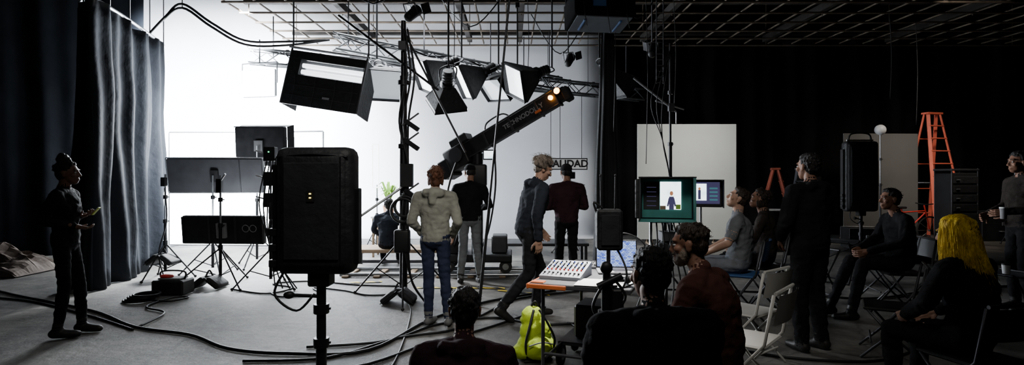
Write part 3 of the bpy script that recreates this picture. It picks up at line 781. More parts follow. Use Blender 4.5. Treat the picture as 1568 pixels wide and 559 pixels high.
b.box((1.72, 6.15, .95), (.26, .18, .1), 'darksteel'); b.box((1.6, 6.1, .8), (.1, .12, .16), 'black'); b.box((1.85, 6.12, .78), (.14, .1, .1), 'greyboard')
b.obj()
b = B('director_monitor')
b.M = T(2.27, 6.85, 1.38) @ RZ(-16)
b.box((0, .03, 0), (.46, .06, .32), 'black', bev=.01); b.box((-.0, -.004, .01), (.4, .006, .26), 'scr_dark', bev=0); b.box((-.05, -.01, .02), (.2, .005, .2), 'scr_vid', bev=0)
b.box((-.03, -.014, -.01), (.03, .004, .11), 'scr_dark', bev=0); b.ell((-.03, -.014, .06), (.014, .003, .018), 'scr_skin')
b.box((.235, -.06, 0), (.008, .2, .32), 'black', bev=0); b.box((0, -.06, .165), (.48, .2, .008), 'black', bev=0)
for k in range(4): b.box((.13, -.01, -.07+.045*k), (.09, .004, .02), 'scr_side', bev=0)
b.M = ID
stand_parts(b, 2.28, 6.93, 1.22, .3, rot=40); b.obj()

# table with mixer
TX, TY = .72, 4.75
b = B('folding_work_table'); b.M = T(TX, TY, 0) @ RZ(-22)
b.box((0, 0, .78), (.76, 1.3, .035), 'darkpanel'); b.box((-.32, -.6, .8), (.1, .08, .012), 'orange'); b.box((-.385, -.5, .775), (.02, .34, .04), 'orange'); b.box((-.24, -.655, .775), (.3, .02, .035), 'orange')
for sx in (-.3, .3):
    for sy in (-.55, .55): b.tube((sx, sy, .0), (sx, sy, .77), .014, 'darksteel')
    b.tube((sx, -.55, .2), (sx, .55, .2), .012, 'darksteel')
for sy in (-.55, .55): b.tube((-.3, sy, .25), (.3, sy, .25), .012, 'darksteel')
b.obj()
TM = T(TX, TY, .7985) @ RZ(-22)
b = B('audio_mixer'); b.M = TM @ T(-.2, -.28, 0) @ RZ(0) @ Matrix.Scale(.82, 4)
b.add([(-.2, -.22, 0), (.2, -.22, 0), (.2, .22, 0), (-.2, .22, 0), (-.2, -.22, .03), (.2, -.22, .03), (.2, .22, .12), (-.2, .22, .12)], [[3, 2, 1, 0], [0, 1, 5, 4], [1, 2, 6, 5], [2, 3, 7, 6], [3, 0, 4, 7], [4, 5, 6, 7]], 'keys')
for i in range(9):
    for j in range(7):
        yy = -.05+j*.036; zz = .03+(yy+.22)/.44*.09
        b.tube((-.17+i*.042, yy, zz), (-.17+i*.042, yy, zz+.014), .008, ('black', 'darksteel', 'bluefab', 'paper', 'black')[(i+j*2) % 5] if j else 'redp', seg=7)
    yy = -.14; zz = .03+.08/.44*.09; b.box((-.17+i*.042, yy, zz), (.006, .1, .004), 'black', bev=0); b.box((-.17+i*.042, yy+R.uniform(-.03, .03), zz+.006), (.016, .024, .012), 'black', bev=.002)
b.obj()
b = B('laptop_computer'); b.M = TM @ T(.15, .06, 0) @ RZ(18)
b.box((0, 0, .01), (.35, .24, .018), 'greyboard'); b.box((0, .02, .02), (.3, .12, .003), 'black', bev=0)
for j in range(4): b.box((0, -.02+j*.03, .023), (.29, .02, .004), 'darksteel', bev=.001)
b.box((0, -.08, .02), (.09, .05, .002), 'darksteel', bev=0)
b.M = b.M @ T(0, .12, .015) @ RX(-14)
b.box((0, .005, .12), (.35, .012, .24), 'black'); b.box((0, -.003, .12), (.33, .004, .215), 'scr_daw', bev=0)
b.obj()
b = B('paper_sheets')
for k, (px, py, pr) in enumerate(((.2, -.28, 10), (.24, -.34, -20), (.06, -.5, 5), (.24, -.48, -12))):
    b.M = TM @ T(px, py, .002+.002*k) @ RZ(pr); b.box((0, 0, 0), (.21, .29, .0015), 'paper', bev=0)
b.M = ID; b.obj()
b = B('usb_keypad'); b.M = TM @ T(-.12, .25, .0) @ RZ(8); b.box((0, 0, .015), (.18, .22, .03), 'greyboard', bev=.01)
for i in range(5):
    for j in range(6): b.box((-.07+i*.035, -.09+j*.035, .033), (.025, .025, .01), 'darkpanel', bev=.002)
b.obj()
b = B('coiled_headphones'); b.M = TM @ T(.26, -.5, .045); b.torus((0, 0, 0), .07, .012, 'black'); b.ell((-.07, 0, .0), (.03, .04, .03), 'black'); b.ell((.07, 0, .0), (.03, .04, .03), 'black'); b.obj()
b = B('equipment_cart'); b.M = T(.66, 4.95, 0) @ RZ(-22)
b.box((0, 0, .2), (.4, .5, .03), 'darksteel'); b.box((.05, .05, .36), (.3, .34, .28), 'black', bev=.02)
for sx in (-.18, .18):
    for sy in (-.22, .22): b.torus((sx, sy, .1), .075, .024, 'tread', X=RY(90), seg=20); b.tube((sx-.02, sy, .1), (sx+.02, sy, .1), .05, 'steel'); b.box((sx, sy, .17), (.03, .05, .05), 'steel')
b.obj()
b = B('wireless_receiver_on_stand')
x, y = .645, 3.82
b.box((x, y, 1.24), (.17, .12, .27), 'nylon', bev=.015); b.box((x, y-.065, 1.24), (.12, .01, .2), 'blackcloth', bev=.003)
for sx in (-.05, .04): b.tube((x+sx, y, 1.36), (x+sx*1.1, y, 1.6), .005, 'black', seg=6); b.ell((x+sx*1.1, y, 1.6), (.007, .007, .01), 'black')
b.path([(x-.08, y, 1.35), (x-.1, y, 1.42), (x-.04, y, 1.38)], .008, 'black')
stand_parts(b, x, y+.02, 1.1, .3, rot=30, hub=.4)
b.path([(x+.05, y, 1.12), (x+.1, y-.1, .95), (x+.02, y-.1, .7), (x+.1, y-.1, .3)], .007, 'cable'); b.obj()
b = B('grip_stand')
x, y = .51, 3.1
stand_parts(b, x, y, 1.08, .35, r=.024, rot=-20, hub=.35); b.tube((x, y, .1), (x, y, 1.0), .028, 'blackmetal')
b.tube((x-.05, y-.02, 1.0), (x+.08, y-.02, 1.06), .02, 'blackmetal'); b.ell((x, y, 1.1), (.035, .03, .035), 'black'); b.box((x+.05, y-.03, .93), (.05, .05, .12), 'black')
b.path([(x+.03, y, 1.05), (x+.1, y-.02, .95), (x+.04, y-.03, .85), (x+.1, y, .8), (x+.03, y, .7)], .008, 'cable')
b.path([(x-.02, y-.03, 1.02), (x-.08, y-.05, .9), (x-.02, y-.04, .8)], .008, 'cable'); b.obj()
b = B('microphone_on_arm'); b.M = TM @ T(.3, .35, 0)
b.path([(0, 0, .0), (.02, 0, .2), (-.15, -.05, .3), (-.3, -.1, .22)], .007, 'black'); b.ell((-.31, -.1, .2), (.025, .025, .04), 'black')
b.tube((0, 0, .0), (0, 0, .03), .04, 'black'); b.obj()

# ------------------------------------------------------------------ chairs
def folding_chair(name, x, y, yaw, m='chairwhite', sh=.45, legm=None):
    b = B(name); b.M = T(x, y, 0) @ RZ(yaw); lm = legm or m
    b.box((0, 0, sh-.012), (.42, .4, .025), m, bev=.011)
    for sx in (-.22, .22):
        b.path([(sx, .22, .012), (sx, 0, sh*.52), (sx, -.2, sh+.02), (sx*.97, -.26, sh+.36)], .012, lm, sub=1)
        b.path([(sx*.9, -.25, .012), (sx*.9, 0, sh*.52), (sx*.9, .17, sh-.02)], .011, lm, sub=1)
    b.tube((-.22, .14, .15), (.22, .14, .15), .009, lm); b.tube((-.2, -.18, .12), (.2, -.18, .12), .009, lm)
    g = []
    for i in range(9):
        t = -1+i/4; g.append([(t*.215, -.255-.03*(1-t*t)-.02*k, sh+.16+.1*k) for k in range(3)])
    b.sheet(g, m); g2 = [[(p[0], p[1]-.012, p[2]) for p in r] for r in g]; b.sheet(g2, m)
    b.tube((-.215, -.27, sh+.37), (.215, -.27, sh+.37), .012, lm)
    return b.obj()
def stool(name, x, y, h, m='black'):
    b = B(name); b.tube((x, y, h-.04), (x, y, h), .19, m, seg=24); b.tube((x, y, h-.055), (x, y, h-.04), .18, 'darksteel', seg=24)
    for i in range(4):
        a = pi/4+i*pi/2; b.tube((x+.12*cos(a), y+.12*sin(a), h-.05), (x+.2*cos(a), y+.2*sin(a), .01), .012, 'darksteel')
    b.torus((x, y, h*.4), .17, .008, 'darksteel'); return b.obj()
folding_chair('folding_chair', 1.66, 4.1, 50)
folding_chair('folding_chair', 2.02, 4.95, 40)
folding_chair('folding_chair', 2.42, 6.15, 62, 'blue', .56, 'darksteel')
folding_chair('folding_chair', 2.9, 6.6, 60, 'black', .56, 'darksteel')
folding_chair('folding_chair', 4.3, 6.36, 80, 'black', .54, 'darksteel')
folding_chair('folding_chair', 4.75, 7.3, 80, 'black', .45, 'darksteel')
folding_chair('folding_chair', 2.95, 3.7, 15, 'black', .45, 'darksteel')
stool('round_stool', .64, 2.5, .36)
stool('round_stool', 1.13, 3.25, .40)
folding_chair('folding_chair', 3.35, 5.1, 60, 'black', .45, 'darksteel')
b = B('apple_box'); b.box((-.25, 2.9, .06), (.5, .32, .12), 'wood'); b.box((-.25, 2.735, .07), (.12, .01, .03), 'black', bev=0); b.obj()
def xstool(name, x, y, yaw, h=.62, w=.42):
    b = B(name); b.M = T(x, y, 0) @ RZ(yaw)
    for sy in (-w/2, w/2):
        b.tube((-w/2, sy, .01), (w/2, sy, h), .012, 'blackmetal'); b.tube((w/2, sy, .01), (-w/2, sy, h), .012, 'blackmetal')
    for sx in (-w/2, w/2): b.tube((sx, -w/2, h), (sx, w/2, h), .014, 'blackmetal'); b.tube((sx, -w/2, .015), (sx, w/2, .015), .012, 'blackmetal')
    b.sheet([[(-w/2+w*i/6, -w/2+w*j/4, h-.04*sin(pi*i/6)) for j in range(5)] for i in range(7)], 'blackcloth'); return b.obj()
xstool('folding_stool', 4.0, 7.6, 20); xstool('folding_stool', 3.5, 7.2, -10, .5); xstool('folding_stool', 5.35, 6.2, 15, .55); xstool('folding_stool', 4.9, 8.6, 40)
b = B('paper_coffee_cup'); b.tube((5.3, 6.15, .52), (5.3, 6.15, .64), .03, 'paper', r2=.04, seg=14); b.tube((5.3, 6.15, .64), (5.3, 6.15, .655), .042, 'black', seg=14); b.obj()

# ------------------------------------------------------------------ floor cables and tape
b = B('floor_cables')
def fc(pts, r=.012): b.path([(x, y, r+.001) for x, y in pts], r, 'cable')
fc([(-9.8, 8.6), (-8.4, 8.6), (-6.6, 7.6), (-4.9, 6.7), (-3.95, 6.0), (-3.2, 5.7), (-2.6, 5.25), (-2.0, 5.1), (-1.3, 5.2), (-.9, 6.3), (-.3, 7.2), (.6, 7.9)], .016)
fc([(-9.8, 8.3), (-8.0, 8.2), (-7.2, 7.6), (-6.8, 7.0), (-7.2, 6.0)], .014)
fc([(-9.8, 8.0), (-7.8, 8.0), (-7.1, 7.6), (-6.0, 7.2), (-4.8, 6.5), (-3.9, 5.9)], .012)
fc([(-2.3, 4.9), (-1.6, 5.0), (-1.1, 5.6), (-.6, 5.9), (-.3, 6.6), (.1, 7.4), (1.0, 7.9)], .013)
fc([(-2.0, 4.7), (-1.3, 4.75), (-.8, 5.4), (-.4, 5.8), (0, 6.3), (.4, 6.9)], .013)
fc([(-1.9, 5.3), (-1.2, 5.5), (-.8, 6.1), (-.2, 6.4), (.3, 6.1), (.9, 6.2)], .013)
fc([(-1.1, 3.9), (-1.0, 4.6), (-1.05, 5.6), (-1.2, 6.8), (-1.4, 7.4)], .010)
fc([(-3.9, 8.0), (-3.3, 7.7), (-3.1, 8.1), (-3.5, 8.4), (-3.0, 8.6), (-2.2, 8.3), (-1.5, 8.2)], .012)
fc([(-3.3, 7.8), (-3.0, 7.5), (-2.6, 7.7), (-2.8, 8.1), (-2.3, 7.9), (-1.9, 7.6), (-1.5, 7.7)], .011)
fc([(1.2, 5.6), (1.8, 5.4), (2.4, 5.0), (3.1, 4.9), (3.8, 5.3)], .012); fc([(2, 8), (3.4, 7.8), (4.6, 7.4), (6, 8), (8, 8.4)], .012)
for k in range(5): fc([(.6+.1*k, 6.2+.2*k), (.9+.15*k, 5.6), (1.2, 5.9+.1*k), (1.5, 5.5+.1*k), (1.9, 5.9), (2.2, 6.6+.2*k)], .01)
b.obj()
for (x0, x1, y, a) in ((-1.35, -.1, 8.1, -.05), (-2.5, -1.95, 8.45, .1), (-.2, .5, 7.9, -.3)):
    b = B('caution_tape')
    n = 12; b.sheet([[(x0+(x1-x0)*i/n, y+a*i/n+.08*j, .006+.008*abs(sin(i*1.3))) for j in (0, 1)] for i in range(n+1)], 'tape')
    b.obj()

# ------------------------------------------------------------------ people
class Acc:
    def __init__(s): s.V = []; s.F = []; s.L = []
    def loft(s, rings, label):
        o = len(s.V); n = len(rings[0]); labs = label if isinstance(label, list) else [label]*len(rings)
        for r, l in zip(rings, labs):
            for p in r: s.V.append(p); s.L.append(l)
        for i in range(len(rings)-1):
            for k in range(n): s.F.append([o+i*n+k, o+i*n+(k+1) % n, o+(i+1)*n+(k+1) % n, o+(i+1)*n+k])
        s.F.append([o+k for k in range(n)][::-1]); s.F.append([o+(len(rings)-1)*n+k for k in range(n)])
    def cone(s, p, q, r1, r2, label, side=None, k=1., seg=14, body=5, bulge=0.):
        p = V3(p); q = V3(q); d = q-p; Ln = d.length
        if Ln < 1e-5: d = V3((0, 0, 1)); Ln = 1e-5
        z = d.normalized()
        if side is not None:
            x = V3(side)-z*V3(side).dot(z)
            x = x.normalized() if x.length > 1e-4 else frame_to(z)[0]
            y = z.cross(x)
        else: x, y, _ = frame_to(z)
        rings = []
        def ring(c, r):
            rings.append([c+x*cos(2*pi*i/seg)*r*k+y*sin(2*pi*i/seg)*r for i in range(seg)])
        for a in (80, 50, 22): ring(p-z*r1*sin(radians(a)), r1*cos(radians(a)))
        for i in range(body+1):
            t = i/body; ring(p+d*t, r1+(r2-r1)*t+bulge*sin(pi*min(1, t*1.5)))
        for a in (22, 50, 80): ring(q+z*r2*sin(radians(a)), r2*cos(radians(a)))
        s.loft(rings, label)
    def ell(s, Mx, c, r, label, seg=16, rn=9):
        rings = []
        for j in range(rn):
            a = -80+160*j/(rn-1); a = radians(a)
            rings.append([Mx @ V3((c[0]+r[0]*cos(a)*cos(2*pi*i/seg), c[1]+r[1]*cos(a)*sin(2*pi*i/seg), c[2]+r[2]*sin(a))) for i in range(seg)])
        s.loft(rings, label)

def remesh(acc, voxel, it, fac=.5):
    me = bpy.data.meshes.new('tmp'); me.from_pydata([tuple(v) for v in acc.V], [], acc.F); me.update()
    ob = bpy.data.objects.new('tmp', me); bpy.context.scene.collection.objects.link(ob)
    md = ob.modifiers.new('r', 'REMESH'); md.mode = 'VOXEL'; md.voxel_size = voxel; md.adaptivity = 0
    if it: m2 = ob.modifiers.new('s', 'SMOOTH'); m2.factor = fac; m2.iterations = it
    dg = bpy.context.evaluated_depsgraph_get(); dg.update()
    e = ob.evaluated_get(dg); m = e.to_mesh()
    Vs = [v.co.copy() for v in m.vertices]; Ns = [v.normal.copy() for v in m.vertices]; Fs = [list(p.vertices) for p in m.polygons]; Cs = [p.center.copy() for p in m.polygons]
    e.to_mesh_clear(); bpy.data.objects.remove(ob); bpy.data.meshes.remove(me)
    kd = kdtree.KDTree(len(acc.V))
    for i, v in enumerate(acc.V): kd.insert(v, i)
    kd.balance()
    Ls = [acc.L[kd.find(c)[1]] for c in Cs]
    # cloth wrinkles / hair locks as real relief
    A1, A2, A3 = .017, .013, .007
    amp = [0.]*len(Vs)
    for f, l in zip(Fs, Ls):
        a = {'S': A1, 'P': A2, 'H': A3, 'N': .004, 'C': .002}.get(l, 0)
        for i in f: amp[i] = a if amp[i] == 0 else min(amp[i], a)
    for i, (v, n, a) in enumerate(zip(Vs, Ns, amp)):
        if a <= 0: continue
        if a in (A1, A2):
            w = noise.noise(V3((v.x*7+3, v.y*7, v.z*13)))+.6*noise.noise(V3((v.x*17, v.y*17+5, v.z*24)))
            w = .25-abs(w)*.9+.3*w
        elif a == A3: w = noise.noise(V3((v.x*45, v.y*45, v.z*22)))+.5*noise.noise(V3((v.x*90, v.y*90, v.z*40)))
        else: w = noise.noise(v*60)
        Vs[i] = v+n*a*w
    return Vs, Fs, Ls

# lime backpack, slumped on the floor
b = B('lime_backpack'); A = Acc(); BM = T(.2, 5.0, 0) @ RZ(18)
def bp(c, r): A.ell(BM, c, r, 'S')
bp((0, 0, .12), (.17, .13, .12)); bp((.01, .01, .24), (.145, .11, .14)); bp((-.02, .02, .36), (.11, .085, .1)); bp((0, -.1, .12), (.12, .07, .1)); bp((.12, -.02, .1), (.07, .08, .09)); bp((-.12, 0, .08), (.08, .1, .07))
Vs, Fs, Ls = remesh(A, .012, 3); b.addm(Vs, Fs, [M['lime']]*len(Fs)); b.M = BM
b.box((0, 0, .012), (.26, .2, .024), 'black', bev=.008)
b.path([(-.1, -.08, .04), (-.13, -.13, .18), (-.08, -.1, .33), (-.03, -.05, .44)], .011, 'black'); b.path([(.12, -.06, .04), (.14, -.11, .18), (.08, -.1, .33), (.02, -.05, .44)], .011, 'black')
b.path([(-.03, .02, .45), (0, 0, .5), (.03, .02, .45)], .01, 'black'); b.path([(-.11, -.15, .16), (0, -.175, .19), (.11, -.15, .16)], .006, 'greyboard'); b.obj()

STAND = dict(pel=(0, 0, .95), waist=(0, 0, 1.1), chest=(0, .01, 1.28), neck=(0, -.01, 1.455), head=(0, .025, 1.63),
             kneeL=(-.1, .03, .5), kneeR=(.1, .03, .5), ankL=(-.12, -.02, .09), ankR=(.12, -.02, .09), toeL=-8, toeR=8,
             elL=(-.27, -.03, 1.15), elR=(.27, -.03, 1.15), wrL=(-.29, .06, .91), wrR=(.29, .06, .91))
def SIT(zs, lean=0., **k):
    d = dict(pel=(0, 0, zs+.11), waist=(0, -.03+lean*.15, zs+.25), chest=(0, -.02+lean*.45, zs+.43), neck=(0, lean*.85, zs+.6-lean*.05), head=(0, .05+lean*1.1, zs+.775-lean*.08),
             kneeL=(-.14, .43, zs+.07), kneeR=(.14, .43, zs+.07), ankL=(-.14, .40, .09), ankR=(.14, .42, .09), toeL=-10, toeR=10,
             elL=(-.27, .08+lean*.4, zs+.33), elR=(.27, .08+lean*.4, zs+.33), wrL=(-.16, .3+lean*.3, zs+.2), wrR=(.16, .3+lean*.3, zs+.2))
    d.update(k); return d

def person(name, loc, yaw, H=1.75, pose=None, shirt='c_black', pants='c_black', skin='skin', hair='h_black', style='short', shoes='shoe',
           look=(0, 0), bulk=1., tw=1., vox=.012, sleeve='long', shorts=False, curl=.4, beard=None, hood=False, shw=1.0, legb=1.0, cap=None):
    J = dict(STAND); J.update(pose or {})
    s = H/1.75
    Mw = T(loc[0], loc[1], loc[2] if len(loc) > 2 else 0) @ RZ(yaw) @ Matrix.Scale(s, 4)
    P = {k: V3(v) for k, v in J.items() if not isinstance(v, (int, float))}
    X = V3((1, 0, 0)); A = Acc(); bk = bulk
    twist = J.get('twist', 0); Xs = RZ(twist).to_3x3() @ X
    pel, waist, chest, neck, headc = P['pel'], P['waist'], P['chest'], P['neck'], P['head']
    def ring(c, dr, rx, ry, ax):
        z = dr.normalized(); x = (ax-z*ax.dot(z)).normalized(); y = z.cross(x)
        return [c+x*rx*cos(2*pi*i/20)+y*ry*sin(2*pi*i/20) for i in range(20)]
    up = neck-chest
    hipd = (waist-pel)
    uc = chest.lerp(neck, .45)
    rings = [ring(pel-hipd.normalized()*.10, hipd, .10, .075, X), ring(pel-hipd.normalized()*.05, hipd, .15, .11*bk, X), ring(pel, hipd, .172*tw, .122*bk, X),
             ring(pel.lerp(waist, .5), hipd, .165*tw, .120*bk, X), ring(waist, chest-pel, .150*tw*bk, .112*bk, X.lerp(Xs, .4)), ring(waist.lerp(chest, .5), chest-waist, .160*tw*bk, .118*bk, X.lerp(Xs, .7)),
             ring(chest, neck-waist, .178*tw*bk, .125*bk, Xs), ring(uc, up, .175*tw*bk, .115*bk, Xs), ring(chest.lerp(neck, .75), up, .13*bk, .09*bk, Xs), ring(chest.lerp(neck, .95), up, .075, .065, Xs)]
    A.loft(rings, ['P', 'P', 'S', 'S', 'S', 'S', 'S', 'S', 'S', 'S'])
    sb = chest.lerp(neck, .8)
    for sd, sg in (('L', -1), ('R', 1)):
        sh = sb+Xs*sg*.185*shw*bk**.5-up.normalized()*.015
        A.cone(sb+Xs*sg*.05+up.normalized()*.02, sh, .062, .06*bk, 'S')
        A.cone(chest+Xs*sg*.09, sh, .09*bk, .06*bk, 'S')
        el, wr = P['el'+sd], P['wr'+sd]
        if sleeve == 'long':
            A.cone(sh, el, .060*bk, .050*bk, 'S'); A.cone(el, el.lerp(wr, .92), .050*bk, .038*bk, 'S')
        else:
            A.cone(sh, sh.lerp(el, .7), .061*bk, .056*bk, 'S'); A.cone(sh.lerp(el, .5), el, .046, .04, 'K'); A.cone(el, wr, .042, .028, 'K', bulge=.003)
        hip = pel+X*sg*.088-V3((0, 0, .02)); kn, an = P['knee'+sd], P['ank'+sd]
        lb = legb
        A.cone(hip, kn, .088*lb, .064*lb, 'P')
        if shorts:
            A.cone(kn, an, .052, .036, 'K', bulge=.01); A.cone(hip.lerp(kn, .6), kn, .078, .074, 'P')
        else: A.cone(kn, an+V3((0, 0, .02)), .064*lb, .052*lb, 'P', bulge=.004)
        fr = RZ(J['toe'+sd]).to_3x3(); fy = fr @ V3((0, 1, 0)); pitch = J.get('pit'+sd, 0)
        dn = V3((0, 0, -.045))
        if pitch:
            c0, s0 = cos(radians(pitch)), sin(radians(pitch))
            dn = (V3((0, 0, -1))*c0-fy*s0)*.045; fy = fy*c0-V3((0, 0, 1))*s0
        A.cone(an-fy*.035+dn*.8, an+fy*.06+dn*.9, .045, .046, 'O'); A.cone(an+fy*.05+dn*.95, an+fy*.165+dn*1.15, .045, .034, 'O', side=fr @ X, k=1.12)
        A.cone(an, an+dn*.5, .047, .047, 'O')
    A.cone(sb, neck+V3((0, .0, .04)), .068, .055, 'S')
    A.cone(neck, headc+V3((0, -.02, -.06)), .052, .052, 'K')
    if hood:
        hb = neck+V3((0, -.07, .0)); A.cone(hb+X*-.08, hb+X*.08, .05, .05, 'S'); A.cone(hb+X*-.09, neck+V3((-.07, .03, .0)), .04, .035, 'S'); A.cone(hb+X*.09, neck+V3((.07, .03, .0)), .04, .035, 'S')
        A.cone(hb+V3((0, -.02, 0)), hb+V3((0, -.045, -.1)), .06, .035, 'S')
    keys = {'S': shirt, 'P': pants, 'K': skin, 'O': shoes, 'H': hair, 'N': beard or hair, 'C': cap or shirt}
    ob = B(name)
    def emit(acc, vx, it):
        Vs, Fs, Ls = remesh(acc, vx, it); ob.addm([Mw @ v for v in Vs], Fs, [M[keys[l]] for l in Ls])
    emit(A, vox, 4)
    # head
    Hd = Acc(); Mh = T(*headc) @ RZ(look[0]) @ RX(look[1])
    e = lambda c, r, l='K': Hd.ell(Mh, c, r, l)
    e((0, -.012, .028), (.074, .094, .088)); e((0, .025, -.03), (.060, .066, .078)); e((0, .045, -.085), (.036, .04, .03)); e((0, .03, -.06), (.054, .05, .045))
    e((0, .072, .03), (.055, .020, .016)); e((0, .078, -.062), (.026, .018, .009)); e((0, .077, -.074), (.023, .018, .008))
    e((-.045, .058, -.02), (.022, .025, .022)); e((.045, .058, -.02), (.022, .025, .022))
    Hd.cone(Mh @ V3((0, .084, .015)), Mh @ V3((0, .103, -.028)), .009, .014, 'K'); e((-.012, .095, -.032), (.009, .011, .008)); e((.012, .095, -.032), (.009, .011, .008))
    for sx in (-1, 1): e((sx*.077, -.008, -.01), (.009, .02, .033)); e((sx*.081, -.016, .005), (.008, .014, .02))
    Hd.cone(neck+V3((0, 0, -.02)), Mh @ V3((0, -.02, -.05)), .05, .05, 'K')
    if beard:
        e((0, .052, -.09), (.048, .044, .035), 'N'); e((-.045, .028, -.06), (.022, .04, .04), 'N'); e((.045, .028, -.06), (.022, .04, .04), 'N'); e((0, .088, -.048), (.03, .014, .008), 'N')
    emit(Hd, .0065, 2)
    E = B('e')
    for sx in (-1, 1):
        for c, r, m in (((sx*.031, .076, .004), (.0135, .011, .009), 'eyew'), ((sx*.031, .0835, .004), (.006, .005, .006), 'iris')):
            E.M = Mw @ Mh; E.ell(c, r, m, seg=8, rings=6)
        E.M = Mw @ Mh; E.path([(sx*.012, .09, .027), (sx*.03, .09, .032), (sx*.05, .078, .026)], .0035, hair)
    Hr = Acc(); h = lambda c, r: Hr.ell(Mh, c, r, 'H')
    rr = random.Random(int(abs(loc[0])*100))
    if style != 'bald' and not cap:
        h((0, -.024, .045), (.080, .094, .080)); h((0, -.052, -.005), (.074, .058, .07)); h((0, .01, .088), (.056, .06, .036))
    elif cap: h((0, -.045, .0), (.076, .062, .06))
    def scatter(n, r0, r1, sc=1., top=-.3):
        for _ in range(n):
            a = rr.uniform(0, 2*pi); z = rr.uniform(top, 1); c = math.sqrt(max(0, 1-z*z)); x, y = c*cos(a), c*sin(a)
            if y > .5 and z < .5: continue
            if y > .1 and z < .1: continue
            h((x*.080*sc, -.024+y*.094*sc, .038+z*.082*sc), (rr.uniform(r0, r1),)*3)
    if style == 'curly': scatter(130, .014, .03, 1.12)
    if style == 'short' and not cap: scatter(70, .007, .012, 1.0, -.6)
    if style == 'bob':
        scatter(50, .012, .018, 1.0, -.8); h((0, -.06, -.05), (.064, .05, .06)); h((-.07, -.02, -.035), (.018, .045, .06)); h((.07, -.02, -.035), (.018, .045, .06)); h((0, -.08, .09), (.038, .04, .036))
    if style == 'tall': h((0, -.03, .11), (.056, .065, .07)); h((0, -.035, .15), (.046, .05, .05)); scatter(50, .01, .018, 1.02, 0); [h((rr.uniform(-.04, .04), -.03+rr.uniform(-.05, .05), rr.uniform(.12, .19)), (.02,)*3) for _ in range(24)]
    if style == 'fade': scatter(50, .008, .012, 1.0, .1)
    if style in ('short', 'curly', 'bob', 'fade', 'tall') and not cap:
        # loose strands of hair standing off the surface
        n = {'curly': 140, 'bob': 90}.get(style, 70)
        for _ in range(n):
            a = rr.uniform(0, 2*pi); z = rr.uniform(-.2, 1); c = math.sqrt(max(0, 1-z*z)); x, y = c*cos(a), c*sin(a)
            if y > .45 and z < .6: continue
            k = {'curly': 1.3, 'tall': 1.1}.get(style, 1.04); l = {'curly': .05, 'bob': .03}.get(style, .014)
            p = V3((x*.080*k, -.024+y*.094*k, .04+z*.082*k)); dd = V3((x, y, z)).normalized(); tt = V3((rr.uniform(-1, 1), rr.uniform(-1, 1), rr.uniform(-1, .4)))*l
            E.path([p-dd*.02, p+dd*l*.3, p+dd*l*.6+tt*.5, p+dd*l*.5+tt], .0022, hair, seg=3, sub=2, taper=.3)
    if style == 'long':
        scatter(60, .012, .02, 1.05, -.1)
        for i in range(30):
            a = radians(-30+240*i/29); x0 = cos(a)*.085; y0 = -.02-sin(a)*.095
            l = .29+rr.uniform(-.05, .04)
            Hr.cone(Mh @ V3((x0*.8, y0*.8, .08)), Mh @ V3((x0*1.12, y0*1.1, -.06)), .028, .022, 'H', seg=8, body=3)
            Hr.cone(Mh @ V3((x0*1.12, y0*1.1, -.06)), Mh @ V3((x0*1.3, y0*1.25-.02, -l)), .022, .009, 'H', seg=8, body=4)
        for i in range(420):
            a = radians(rr.uniform(-38, 218)); x0 = cos(a)*.1; y0 = -.02-sin(a)*.11; l = rr.uniform(.26, .40); j = lambda q: rr.uniform(-q, q)
            E.M = Mw @ Mh
            E.path([(x0*.15+j(.02), -.02+y0*.2, .132), (x0*.75, y0*.75, .105), (x0*1.08+j(.01), y0*1.08, .0), (x0*1.18+j(.014), y0*1.2, -.12), (x0*1.32+j(.03), y0*1.35-.02+j(.02), -l)], .0036, hair, seg=4, sub=3, taper=.35)
    ob.addm(E.V, E.F, [E.mats[i] for i in E.MI])
    if style != 'bald': emit(Hr, .0065, 1)
    if cap:
        C = Acc(); C.ell(Mh, (0, -.015, .052), (.084, .102, .078), 'C'); C.ell(Mh, (0, .10, .06), (.06, .06, .009), 'C'); emit(C, .007, 1)
    # hands
    for sd, sg in (('L', -1), ('R', 1)):
        el, wr = P['el'+sd], P['wr'+sd]; d = (wr-el).normalized()
        pn = P.get('pn'+sd, V3((-sg, 0, 0)))
        n = (pn-d*pn.dot(d)); n = n.normalized() if n.length > 1e-3 else frame_to(d)[0]
        t = d.cross(n)*(-sg)
        cu = J.get('cu'+sd, curl); Hn = Acc(); g = lambda a, bb, c: wr+d*a+t*bb+n*c
        Hn.cone(el.lerp(wr, .8), wr, .03, .026, 'K', seg=10); Hn.cone(wr, g(.03, 0, 0), .026, .024, 'K', side=t, k=1.2, seg=10)
        for i, (off, fl, fr) in enumerate(((.031, .072, .0088), (.0105, .08, .009), (-.0105, .074, .0088), (-.031, .058, .008))):
            kn = g(.092-.004*abs(i-1), off, 0); Hn.cone(g(.015, off*.65, 0), kn, .016, .0115, 'K', seg=8, body=3)
            p = kn; ang = 0
            for f, q in ((.45, 1.), (.3, 1.2), (.25, .9)):
                ang += cu*q; dd = d*cos(ang)+n*sin(ang)+t*off*.8*(1-cu); p2 = p+dd.normalized()*fl*f; Hn.cone(p, p2, fr, fr*.93, 'K', seg=8, body=2); p = p2
        p0 = g(.025, .028, .006); p1 = p0+(d*.6+t*.65+n*.35).normalized()*.045; p2 = p1+(d*.9+t*.2+n*(.2+cu*.6)).normalized()*.032; p3 = p2+(d*.9-t*.05+n*(.2+cu)).normalized()*.026
        Hn.cone(p0, p1, .016, .012, 'K', seg=8, body=3); Hn.cone(p1, p2, .0115, .010, 'K', seg=8, body=2); Hn.cone(p2, p3, .010, .0085, 'K', seg=8, body=2)
        emit(Hn, .0042, 2)
    o = ob.obj(); return o, Mw, P

